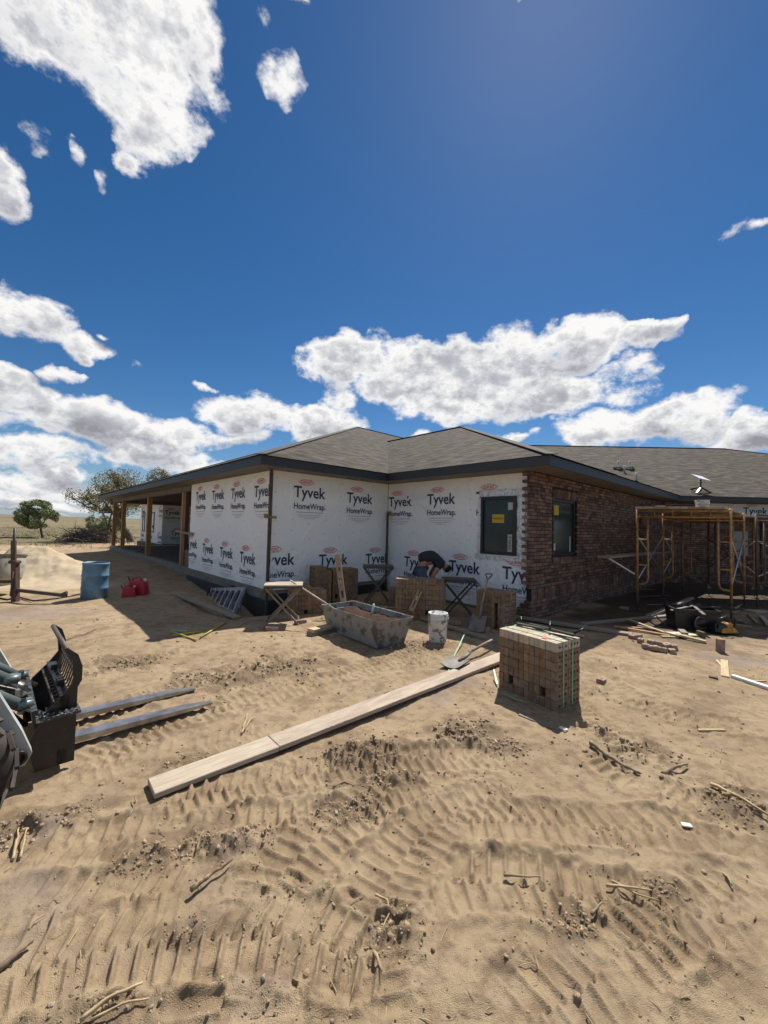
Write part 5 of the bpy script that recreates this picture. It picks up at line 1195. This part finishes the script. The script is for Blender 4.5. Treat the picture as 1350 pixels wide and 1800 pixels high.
# ------------------------------------------------------------------ skid steer with pallet forks
def skid():
    Nn = Vector((-2.02, 2.66, 0)); Wd = Vector((-.70, .714, 0)).normalized(); Fd = Vector((.714, .70, 0)).normalized()
    z0 = gz(Nn.x, Nn.y)
    th = thing('skid_steer', 'white skid steer loader with black pallet fork frame and two steel forks on sand', 'skid steer', (Nn.x, Nn.y, z0), 0)
    def P(t, w, z): return Fd*t + Wd*w + Vector((0, 0, z))          # t forwards, w across the frame, z up
    m_fork = mat('fork_steel', (.42, .42, .43), .32, metal=.8, c2=(.26, .25, .24), ns=9)
    for w in (.24, .64):
        q = MB()
        for (ta, tb, za, zb, wa, wb, ha, hb) in ((-.02, .80, .045, .035, .10, .10, .045, .03), (.80, 1.02, .035, .03, .10, .05, .03, .012)):
            vs = []
            for t_, z_, ww, hh in ((ta, za, wa, ha), (tb, zb, wb, hb)):
                vs += [P(t_, w-ww/2, z_), P(t_, w+ww/2, z_), P(t_, w+ww/2, z_+hh), P(t_, w-ww/2, z_+hh)]
            q.add(vs, [[0, 1, 2, 3], [7, 6, 5, 4], [0, 4, 5, 1], [1, 5, 6, 2], [2, 6, 7, 3], [3, 7, 4, 0]])
        q.build('fork', m_fork, th, fix=True)
        q = MB(); q.beam(P(-.03, w, .05), P(-.03, w, .50), .04, .10, up=Wd); q.build('fork_shank', m_blackp, th)
    q = MB()                                                       # carriage plates at both ends and cross bars
    side = [(-.16, .03), (.035, .03), (.035, .50), (.055, .54), (.055, .63), (.03, .71), (-.02, .755), (-.035, .745), (.0, .68), (.012, .54), (-.045, .46), (-.14, .36), (-.20, .20)]
    for w in (-.02, .82):
        q.prism(side, lambda a, b, d, w=w: P(a, w+d, b), 0, .02)
    q.beam(P(-.03, -.02, .08), P(-.03, .84, .08), .05, .09); q.beam(P(-.03, -.02, .42), P(-.03, .84, .42), .05, .09)
    q.build('fork_carriage', m_blackp, th, fix=True)
    q = MB(); q.add([P(-.10, .0, .05), P(-.10, .82, .05), P(-.16, .82, .40), P(-.16, .0, .40), P(-.13, .0, .05), P(-.13, .82, .05), P(-.19, .82, .40), P(-.19, .0, .40)], [[0, 1, 2, 3], [7, 6, 5, 4], [0, 4, 5, 1], [1, 5, 6, 2], [2, 6, 7, 3], [3, 7, 4, 0]])
    q.build('attachment_plate', mat('plate_teal', (.05, .06, .062), .5, c2=(.02, .02, .02), ns=6), th, fix=True)
    q = MB()
    cur = [(-.08, .42), (.01, .45), (.035, .54), (.035, .63), (-.01, .715), (-.03, .745)]
    for k in range(11):
        w = .05+k*.072; q.tube([P(a, w, b) for a, b in cur], .0065, 6)
    for a, b in ((.035, .56), (.030, .64), (-.03, .745), (-.08, .42)): q.tube([P(a, 0, b), P(a, .82, b)], .009 if b < .7 else .016, 8)
    q.build('load_guard', m_dkst, th)
    q = MB(); q.beam(P(-.17, -.03, .36), P(.05, -.03, .36), .11, .02); 
    for k in range(7):
        for s in (-1, 1): q.beam(P(-.15+k*.03, -.03+s*.03-.012, .372), P(-.14+k*.03, -.03+s*.03+.012, .378), .012, .012)
    q.build('step', mat('step_plate', (.035, .035, .036), .5, c2=(.30, .30, .30), ns=60, mixlo=.56, mixhi=.62), th)
    # loader arm plate
    m_arm = mat('arm_white', (.46, .49, .49), .4, c2=(.33, .34, .33), ns=3)
    arm = [(a-.10, b+.08) for a, b in ((-.20, .10), (-.12, .10), (-.09, .16), (-.14, .30), (-.33, .72), (-.60, 1.12), (-1.6, 1.35), (-1.7, 1.2), (-.75, .90), (-.52, .62), (-.40, .42), (-.33, .26), (-.28, .14))]
    for w in (-.22, 1.0):
        q = MB(); q.prism(arm, lambda a, b, d, w=w: P(a, w+d, b), 0, .09); o = q.build('loader_arm', m_arm, th, fix=True)
        q = MB(); q.lathe([(0, 0), (.042, 0), (.042, .015), (.026, .015), (.024, .004), (0, .004)], P(-.25, w-.001, .235), 20, axis=Matrix((Fd, Vector((0, 0, 1)), -Wd)).transposed()); q.build('pivot_pin', mat('pin_dark', (.04, .04, .04), .4, metal=.5), o)
        q = MB(); q.box(P(-.32, w-.004, .38), (.02, .05, .05), bev=.01); q.build('arm_slot', m_blackp, o)
    m_cyl = mat('cylinder_grey', (.13, .16, .165), .4, metal=.3)
    for a, b, r_ in (((-.52, .05, .66), (-.22, .12, .40), .034), ((-.60, .28, .78), (-.28, .30, .52), .034), ((-.55, .7, .7), (-.22, .7, .42), .034)):
        q = MB(); q.tube([P(*a), P(*b)], r_, 14); q.lathe([(0, 0), (.05, 0), (.05, .04), (0, .04)], P(*b), 12); o = q.build('hydraulic_cylinder', m_cyl, th)
        q = MB(); q.tube([P(*b), P(b[0]+.10, b[1], b[2]-.08)], .016, 10); q.build('piston_rod', m_steel, o)
    for i, pts in enumerate((((-.5, .4, .5), (-.34, .42, .47), (-.24, .40, .42), (-.20, .38, .34)), ((-.45, .45, .44), (-.30, .50, .46), (-.22, .48, .42), (-.21, .46, .34)), ((-.4, .2, .5), (-.25, .15, .33), (-.2, .2, .25), (-.2, .3, .3)), ((-.34, .55, .40), (-.27, .52, .46), (-.22, .5, .42), (-.21, .45, .36)))):
        q = MB(); q.tube([P(*p) for p in pts], .014, 8); q.build('hydraulic_hose', m_blackp, th)
    for c_, s_ in ((P(-.22, .36, .42), .06), (P(-.20, .46, .36), .05), (P(-.21, .30, .32), .055)):
        q = MB(); q.box(c_, (s_*.8, s_, s_), bev=.008); q.build('coupler', m_steel, th)
    q = MB(); A4 = Matrix((Fd, Wd, Vector((0, 0, 1)))).transposed(); q.box(P(-1.35, .40, .78), (1.2, 1.0, 1.1), A4, bev=.05); q.box(P(-1.4, .40, 1.6), (.9, .9, .7), A4, bev=.06); q.build('chassis', mat('body_white', (.5, .52, .52), .4, c2=(.2, .19, .18), ns=4), th)
    # wheels: wide tyres with lugs
    ax_ = Matrix((Fd, Vector((0, 0, 1)), -Wd)).transposed()
    for t_, w in ((-.56, -.47), (-1.70, -.47), (-.56, 1.0), (-1.70, 1.0)):
        c = P(t_, w, .29); q = MB(); r_ = .29
        q.lathe([(.15, 0), (.19, .0), (.26, .02), (r_-.01, .05), (r_, .10), (r_, .15), (r_-.01, .20), (.26, .23), (.15, .24)], c - Wd*.0, 40, axis=Matrix((Fd, Vector((0, 0, 1)), Wd)).transposed())
        for k in range(18):
            a = k*math.pi/9
            for s in (0, 1):
                d_ = Fd*math.cos(a+s*.17)+Vector((0, 0, 1))*math.sin(a+s*.17); tg = -Fd*math.sin(a+s*.17)+Vector((0, 0, 1))*math.cos(a+s*.17)
                q.beam(c+d_*(r_+.004)+Wd*(.01+.11*s), c+d_*(r_+.004)+Wd*(.12+.11*s)+tg*(.05 if s == 0 else -.05), .024, .018, up=d_)
        o = q.build('wheel', mat('tyre_rubber', (.018, .017, .016), .85, c2=(.06, .048, .036), ns=8), th)
        q = MB(); q.lathe([(0, .04), (.06, .03), (.10, .06), (.15, .05), (.165, .015)], c, 28, axis=Matrix((Fd, Vector((0, 0, 1)), Wd)).transposed()); q.build('rim', mat('rim_dark', (.10, .095, .09), .6, c2=(.2, .17, .14), ns=7), o)
    q = MB(); q.prism([(a-.15, b) for a, b in ((-.27, .38), (-.30, .52), (-.5, .66), (-.8, .66), (-.8, .62), (-.52, .62), (-.34, .49), (-.31, .37))], lambda a, b, d: P(a, -.35+d, b), 0, .28); q.build('fender', m_arm, th, fix=True)
skid()

# ------------------------------------------------------------------ mixer at the left edge
def mixer():
    b = onground(28, 1058); Y0 = b.y; th = thing('mortar_mixer', 'old towable mortar mixer with an off white drum and rusty frame at the left edge', 'mortar mixer', b)
    def D(px, py, dy=0.): return dep(px, py, Y0+dy)-b
    mo = mat('drum_offwhite', (.42, .42, .36), .6, c2=(.20, .17, .13), ns=4, mixlo=.5, mixhi=.7)
    c = D(-34, 990, .35)
    q = MB(); n_ = 26; prof = [(-.50, .12), (-.50, -.15), (-.42, -.36), (-.25, -.48), (0, -.52), (.25, -.48), (.42, -.36), (.50, -.15), (.50, .12)]
    for d_ in (-.45, .45): q.v += [tuple(c+Vector((a, d_, z))) for a, z in prof]
    for i in range(8): q.f.append([i, i+1, 9+i+1, 9+i]); q.mi.append(0); q.sm.append(True)
    q.f += [list(range(9))[::-1], list(range(9, 18))]; q.mi += [0, 0]; q.sm += [False, False]; q.build('drum', mo, th, fix=True)
    q = MB()
    for k in range(8): q.tube([c+Vector((-.5, -.45+k*.13, .14)), c+Vector((.5, -.45+k*.13, .14))], .012, 6)
    q.tube([c+Vector((x, y, .13)) for x, y in ((-.5, -.46), (.5, -.46), (.5, .46), (-.5, .46))], .02, 6, closed=True); q.build('grate', m_rust, th)
    q = MB(); q.beam(D(27, 1058), D(27, 985), .09, .09, up=(0, 1, 0)); q.beam(D(24, 985), D(24, 950), .06, .06, up=(0, 1, 0)); q.box(D(26, 988), (.17, .12, .06), bev=.02); q.beam(D(-40, 1022), D(27, 1022), .07, .06); q.build('frame_post', m_rust, th)
    q = MB(); q.tube([D(23, 985, -.1), D(26, 928, -.1)], .022, 8); q.build('dump_lever', m_dkst, th)
    q = MB(); q.beam(D(27, 1037), D(117, 1047), .05, .06); q.beam(D(104, 1047), D(118, 1041), .04, .05); q.build('tow_bar', m_dkst, th)
    q = MB(); q.tube([D(23, 1005, -.08), D(18, 1048, -.08)], .012, 6); q.build('chain', m_rust, th)
    q = MB(); q.lathe([(.14, -.09), (.24, -.09), (.29, -.05), (.29, .05), (.24, .09), (.14, .09)], D(-32, 1035, .5), 28, axis=Matrix.Rotation(math.pi/2, 3, 'Y')); q.build('wheel', MATS['tyre_rubber'], th)
mixer()
P_ = [onground(x, y, .02) for x, y in ((-8, 1052), (14, 1056), (30, 1050), (42, 1054), (58, 1058), (80, 1056), (100, 1053), (122, 1050), (140, 1046))]
q = MB(); q.tube(P_, .016, 8); tag(q.build('hose', m_blackp), 'black hose curving over the sand from the mixer to the blue barrel', 'hose')

# ------------------------------------------------------------------ person bending over behind the bricks
def skinm(name, V_, E_, rad, mm, parent, sub=2, root=0):
    me = bpy.data.meshes.new(name); me.from_pydata([tuple(v) for v in V_], E_, []); o = bpy.data.objects.new(name+'_tmp', me); COL.objects.link(o)
    md = o.modifiers.new('s', 'SKIN'); me.skin_vertices  # noqa
    for i, sv in enumerate(me.skin_vertices[0].data):
        r_ = rad[i]; sv.radius = (r_, r_) if not isinstance(r_, tuple) else r_; sv.use_root = (i == root)
    o.modifiers.new('u', 'SUBSURF').levels = sub; o.modifiers[-1].render_levels = sub
    dg = bpy.context.evaluated_depsgraph_get(); m2 = bpy.data.meshes.new_from_object(o.evaluated_get(dg)); m2.name = name
    bpy.data.objects.remove(o); m2.materials.clear(); m2.materials.append(mm)
    for f in m2.polygons: f.use_smooth = True
    r = bpy.data.objects.new(name, m2); COL.objects.link(r)
    if parent: r.parent = parent
    return r
def person():
    Yp = 8.15; b = dep(748, 1080, Yp); b.z = gz(b.x, Yp)
    th = thing('person', 'person in dark shirt and jeans bending far over behind the broad brick stack', 'person', b)
    zp = 1.12; 
    def q3(x, z, y=0.): return Vector((x, y, z))
    sk = mat('skin', (.36, .17, .105), .6); shm = mat('shirt_dark', (.020, .023, .030), .9, bump=.4, bs=12); jn = mat('jeans', (.085, .115, .165), .9, c2=(.06, .085, .13), ns=20)
    hr = mat('hair_dark', (.012, .010, .009), .8, bump=.8, bs=40)
    pel = q3(-.13, .86)
    V_ = [pel, q3(.0, .97), q3(.14, .99), q3(.26, .93), q3(.34, .86), q3(.40, .80), q3(.45, .74)]
    E_ = [(i, i+1) for i in range(6)]; rad = [.13, .13, .14, .12, .055, .085, .075]
    for s in (-1, 1):
        k = len(V_); V_ += [q3(-.12, .78, s*.10), q3(-.02, .45, s*.13), q3(-.14, .09, s*.14), q3(-.02, .04, s*.15)]; E_ += [(0, k), (k, k+1), (k+1, k+2), (k+2, k+3)]; rad += [.10, .065, .045, .035]
        k = len(V_); V_ += [q3(.25, .88, s*.17), q3(.10, .64, s*.22), q3(.22, .44, s*.19), q3(.25, .38, s*.18)]; E_ += [(3, k), (k, k+1), (k+1, k+2), (k+2, k+3)]; rad += [.060, .042, .030, (.018, .036)]
        for f in range(5):
            j = len(V_); oy = (f-2)*.017 if f else 0; L_ = (.05, .075, .085, .08, .06)[f]
            base = k+3
            if f == 0: V_ += [q3(.28, .37, s*.145), q3(.30, .34, s*.14)]
            else: V_ += [q3(.262, .345, s*.18+oy), q3(.265-.02, .345-L_*.55, s*.18+oy*1.2)]
            E_ += [(base, j), (j, j+1)]; rad += [.010, .008]
    body = skinm('body', V_, E_, rad, sk, th)
    V2 = [q3(-.16, .90), q3(.0, 1.005), q3(.14, 1.02), q3(.27, .95), q3(.33, .88)]; E2 = [(0, 1), (1, 2), (2, 3), (3, 4)]; r2_ = [.172, .160, .160, .135, .075]
    for s in (-1, 1):
        k = len(V2); V2 += [q3(.25, .89, s*.17), q3(.19, .78, s*.20)]; E2 += [(3, k), (k, k+1)]; r2_ += [.085, .068]
    skinm('shirt', V2, E2, r2_, shm, th)
    V3 = [q3(-.15, .86)]; E3_ = []; r3 = [.150]
    for s in (-1, 1):
        k = len(V3); V3 += [q3(-.13, .74, s*.10), q3(-.02, .45, s*.13), q3(-.13, .12, s*.14)]; E3_ += [(0, k), (k, k+1), (k+1, k+2)]; r3 += [.118, .082, .066]
    skinm('jeans', V3, E3_, r3, jn, th)
    V4 = [q3(.385, .84), q3(.43, .785), q3(.47, .73)]; skinm('hair', V4, [(0, 1), (1, 2)], [.075, .100, .075], hr, th)
    for s in (-1, 1):
        q = MB(); q.box(q3(-.07, .05, s*.145), (.27, .10, .09), bev=.03); q.build('boot', mat('boot', (.05, .035, .025), .8), th)
    q = MB(); q.box(q3(.48, .72, 0), (.03, .02, .02), bev=.008); q.box(q3(.455, .68, .02), (.02, .05, .01), bev=.004); q.build('face_detail', sk, th)
    return th
person()

# ------------------------------------------------------------------ trees
m_barkt = mat('tree_bark', (.085, .065, .048), .95, c2=(.14, .11, .085), ns=9, bump=.8, bs=30)
m_leafa = mat('leaf_olive', (.22, .21, .10), .8, c2=(.30, .26, .15), ns=1.2, island=.30); m_leafb = mat('leaf_green', (.19, .24, .10), .8, c2=(.26, .29, .15), ns=1.2, island=.30)
def tree(base, Ht, Wd_, tr, seed, lm, nleaf, label, lean=(0, 0), spread=.55, low=.25, depth=5, ls=.10, fill=.8, thr=.02, name='tree', group='trees beyond the yard'):
    r_ = random.Random(seed); th = thing(name, label, 'tree', base, 0, group); q = MB(); tips = []
    def grow(p, d, L_, rad, lev):
        n_ = 4; pts = [p]; dd = d.copy()
        for i in range(n_):
            dd = (dd + Vector((r_.gauss(0, .16), r_.gauss(0, .16), r_.gauss(.03, .10)))).normalized(); pts.append(pts[-1]+dd*L_/n_)
        q.tube(pts, [max(.006, rad*(1-.42*i/n_)) for i in range(n_+1)], 7 if lev < 2 else 5, cap=False)
        if lev >= 2:
            for p_ in pts[1:]: tips.append((p_, lev))
        if lev >= depth: return
        for k in range(r_.choice((2, 3, 3)) if lev else r_.choice((3, 4))):
            ax = Vector((r_.gauss(0, 1), r_.gauss(0, 1), r_.gauss(0, .4))); ax = (ax-dd*ax.dot(dd)).normalized()
            nd = (dd*(1-spread*.6)+ax*spread*r_.uniform(.7, 1.3)+Vector((0, 0, .10))).normalized()
            grow(pts[r_.choice((2, 3, 4, 4))] if lev else pts[r_.choice((2, 3, 4))], nd, L_*r_.uniform(.58, .80), rad*.56, lev+1)
    grow(Vector((0, 0, -.1)), Vector((lean[0], lean[1], 1)).normalized(), Ht*.36, tr, 0)
    # fit to the crown size
    xs = [v[0] for v in q.v]; zs_ = [v[2] for v in q.v]; cx_ = (max(xs)+min(xs))/2; sz = (Ht*.97)/max(zs_); sw = Wd_*.93/(max(xs)-min(xs))
    def fit(p):
        f = min(1, max(0, p[2]/(Ht*.3))); return Vector((p[0]*(1+(sw-1)*f)*1., p[1]*(1+(sw-1)*f), p[2]*sz))
    q.v = [tuple(fit(v)) for v in q.v]; q.build('trunk', m_barkt, th)
    lq = MB(); tips = [fit(t[0]) for t in tips if t[0].z*sz > Ht*low]
    dens = [r_.random()**1.2 for _ in tips]; tot = sum(dens); 
    for tp, w_ in zip(tips, dens):
        for k in range(int(nleaf*w_/tot+r_.random())):
            c = tp+Vector((r_.gauss(0, .13), r_.gauss(0, .13), r_.gauss(0, .10)))*Ht/4.5; s_ = ls*r_.uniform(.5, 1.2)
            a = Vector((r_.gauss(0, 1), r_.gauss(0, 1), r_.gauss(0, 1))).normalized(); b_ = a.cross(Vector((r_.gauss(0, 1), r_.gauss(0, 1), r_.gauss(0, 1)))).normalized()
            lq.add([c-a*s_, c-b_*s_*.5, c+a*s_, c+b_*s_*.5], [[0, 1, 2, 3]])
    n3 = int(nleaf*fill)
    X = rng.normal(size=(n3*3, 3)); X /= np.linalg.norm(X, axis=1)[:, None]; X *= rng.uniform(.35, 1, (n3*3, 1))**.5
    k_ = fb(X[:, 0]*1.0+seed, X[:, 1]*1.0+X[:, 2]*1.7, .55, 3, seed) > thr; X = X[k_][:n3]
    zc = Ht*(1+low)/2+.02*Ht; zr = Ht*(1-low)/2*1.02
    cxx = sum(t[0] for t in tips)/len(tips)
    for a_ in X:
        c = Vector((cxx+a_[0]*Wd_/2, a_[1]*Wd_/2, zc+a_[2]*zr)); s_ = ls*r_.uniform(.5, 1.2)
        a = Vector((r_.gauss(0, 1), r_.gauss(0, 1), r_.gauss(0, 1))).normalized(); b_ = a.cross(Vector((r_.gauss(0, 1), r_.gauss(0, 1), r_.gauss(0, 1)))).normalized()
        lq.add([c-a*s_, c-b_*s_*.5, c+a*s_, c+b_*s_*.5], [[0, 1, 2, 3]])
    lq.build('crown', lm, th)
def tb(px, py): p = onground(px, py); p.z -= .05; return p
def tbY(px, Y): p = dep(px, 940, Y); return Vector((p.x, Y, gz(p.x, Y)-.05))
def topz(py, px, Y): return dep(px, py, Y).z
b = tbY(75, 36.); tree(b, topz(880, 75, 36.)-b.z, 3.3, .12, 11, m_leafb, 9000, 'round green tree standing alone in the field at the left', low=.22, ls=.075, spread=.6, fill=1.3, thr=-.02)
b = tbY(232, 33.); tree(b, topz(826, 215, 33.)-b.z, 5.0, .30, 5, m_leafa, 8500, 'large old cottonwood with a thick trunk behind the porch posts', lean=(-.22, 0), low=.42, ls=.075, spread=.62, fill=.45)
b = tbY(190, 35.); tree(b, topz(836, 165, 35.)-b.z, 3.9, .13, 9, m_leafa, 3600, 'sparse crooked tree with a thin bent trunk left of the porch', lean=(-.12, 0), low=.40, ls=.07, spread=.7, fill=.2)
b = tbY(281, 42.); tree(b, topz(824, 281, 42.)-b.z, 3.0, .2, 15, m_leafa, 3000, 'tree whose top shows above the porch roof', low=.5, ls=.09)
b = tbY(205, 39.); tree(b, topz(905, 205, 39.)-b.z, 2.6, .09, 19, m_leafb, 2600, 'low bushy tree between the cottonwood and the porch posts', low=.1, ls=.08, name='shrub')
# brush pile
bc = tbY(152, 31.); q = MB(); r_ = random.Random(4)
for k in range(520):
    x = r_.gauss(0, 1.05); hmax = .85*math.exp(-(x/1.7)**2)*(1+.25*math.sin(x*3)); z = r_.uniform(0, max(.05, hmax)); y = r_.gauss(0, .7)
    d = Vector((r_.gauss(0, 1), r_.gauss(0, .6), r_.gauss(0, .38))).normalized(); L_ = r_.uniform(.3, 1.3); p = Vector((x, y, z)); m_ = p+d*L_*.5+Vector((0, 0, r_.uniform(-.06, .12)))
    rr = r_.choice((.012, .018, .025, .04)); e = p+d*L_; e.z = max(.0, e.z); q.tube([p, m_, e], [rr, rr*.8, rr*.4], 5, cap=False)
for k in range(40):
    x = r_.gauss(.3, 1.0); p = Vector((x, r_.gauss(0, .5), .5)); q.tube([p, p+Vector((r_.gauss(0, .2), 0, .35)), p+Vector((r_.gauss(0, .5), 0, r_.uniform(.6, 1.15)))], [.012, .009, .004], 4, cap=False)
o = q.build('brush_pile', mat('brush_wood', (.135, .095, .075), .95, c2=(.24, .18, .14), ns=3)); o.location = bc; tag(o, 'tangled grey brown pile of cut branches between the field and the porch', 'brush pile')

# ------------------------------------------------------------------ scattered ground cover
def ico():
    bm = bmesh.new(); bmesh.ops.create_icosphere(bm, subdivisions=1, radius=1); v = np.array([v.co[:] for v in bm.verts]); f = np.array([[x.index for x in p.verts] for p in bm.faces]); bm.free(); return v, f
def clods(n_, name, mm, mode):
    v0, f0 = ico(); pts = []; tot = 0
    while tot < n_:
        m = 40000; a = rng.uniform(-.95, .95, m); r_ = 1.0*np.exp(rng.uniform(0, math.log(9/1.0), m)); x = r_*np.sin(a); y = r_*np.cos(a)
        g = np.zeros(m)
        for (cx_, cy_, s_, h_) in PW: g = np.maximum(g, gau(x, y, cx_, cy_, s_*1.7, s_*1.1, .3))
        w = g*.42*sm(fb(x, y, .2, 3, 207)+g*.5, .0, .45) + .07*sm(fb(x, y, .5, 3, 201), .15, .45) + .012
        keep = rng.uniform(0, 1, m) < w; pts.append(np.stack([x, y, g], 1)[keep]); tot += keep.sum()
    p = np.concatenate(pts)[:n_]; n_ = len(p); z = macro(p[:, 0], p[:, 1]) + detail(p[:, 0], p[:, 1])
    s = np.exp(rng.normal(math.log(.0036), .60, n_))*(1+.5*p[:, 2])*np.clip(np.hypot(p[:, 0], p[:, 1])/2.6, .8, 1.5); s = np.minimum(s, np.where(np.hypot(p[:, 0], p[:, 1]) < 3, .012, .02))
    R_ = rng.normal(size=(n_, 3, 3)); qv, _ = np.linalg.qr(R_)
    sc = rng.uniform(.55, 1.2, (n_, 1, 3)); V_ = v0[None]*(1+rng.normal(0, .26, (n_, len(v0), 1)))*sc; V_ = np.einsum('nij,nkj->nki', qv, V_)*s[:, None, None]
    V_ += np.stack([p[:, 0], p[:, 1], z+s*.05], 1)[:, None, :]
    F_ = f0[None]+(np.arange(n_)*len(v0))[:, None, None]
    me = bpy.data.meshes.new(name); V_ = V_.reshape(-1, 3); F_ = F_.reshape(-1, 3)
    me.vertices.add(len(V_)); me.vertices.foreach_set('co', V_.ravel()); me.loops.add(F_.size); me.loops.foreach_set('vertex_index', F_.ravel().astype(np.int32))
    me.polygons.add(len(F_)); me.polygons.foreach_set('loop_start', (np.arange(len(F_))*3).astype(np.int32)); me.update(calc_edges=True); me.materials.append(mm)
    o = bpy.data.objects.new(name, me); COL.objects.link(o); o['kind'] = 'stuff'; o['label'] = 'crumbs and clods of soil scattered over the sand'; o['category'] = 'soil clods'; return o
clods(9500, 'soil_clods', mat('clod_soil', (.26, .19, .12), .95, c2=(.35, .26, .165), ns=3, island=.3, bump=.6, bs=150), 0)
# bits of straw
q = MB(); r_ = random.Random(8); xs = []
for k in range(420):
    a = r_.uniform(-.9, .9); rr = math.exp(r_.uniform(.1, 2.2)); xs.append((rr*math.sin(a), rr*math.cos(a)))
X = np.array(xs); Zs = macro(X[:, 0], X[:, 1])+detail(X[:, 0], X[:, 1])
for (x, y), z in zip(xs, Zs):
    L_ = r_.uniform(.015, .07); a = r_.uniform(0, 6.28); w = r_.uniform(.0008, .0022)
    p = Vector((x, y, z+.006)); d = Vector((math.cos(a), math.sin(a), r_.uniform(-.05, .2)))*L_; q.tube([p, p+d*.5+Vector((0, 0, .002)), p+d], [w, w, w*.6], 4, cap=False)
o = q.build('straw_litter', m_straw, kind='stuff'); o['label'] = 'tiny bits of straw scattered over the sand'; o['category'] = 'straw litter'
# dry grass on the field edge
q = MB(); r_ = random.Random(12)
for k in range(5200):
    Y = 24*math.exp(r_.uniform(0, 1.25)); X_ = -Y*r_.uniform(.45, 1.02)
    if Y < 34 and r_.random() < .75: continue
    z = gz(X_, Y)
    for j in range(4):
        a = r_.uniform(0, 6.28); h_ = r_.uniform(.06, .24); p = Vector((X_+r_.gauss(0, .08), Y+r_.gauss(0, .08), z-.02)); t_ = p+Vector((math.cos(a)*h_*.5, math.sin(a)*h_*.5, h_)); w = Vector((-math.sin(a), math.cos(a), 0))*.012
        q.add([p-w, p+w, t_], [[0, 1, 2]])
o = q.build('dry_grass', mat('dry_grass', (.24, .20, .10), .9, c2=(.12, .13, .05), ns=.5, island=.2), kind='stuff'); o['label'] = 'tufts of dry grass over the field beyond the yard'; o['category'] = 'grass'
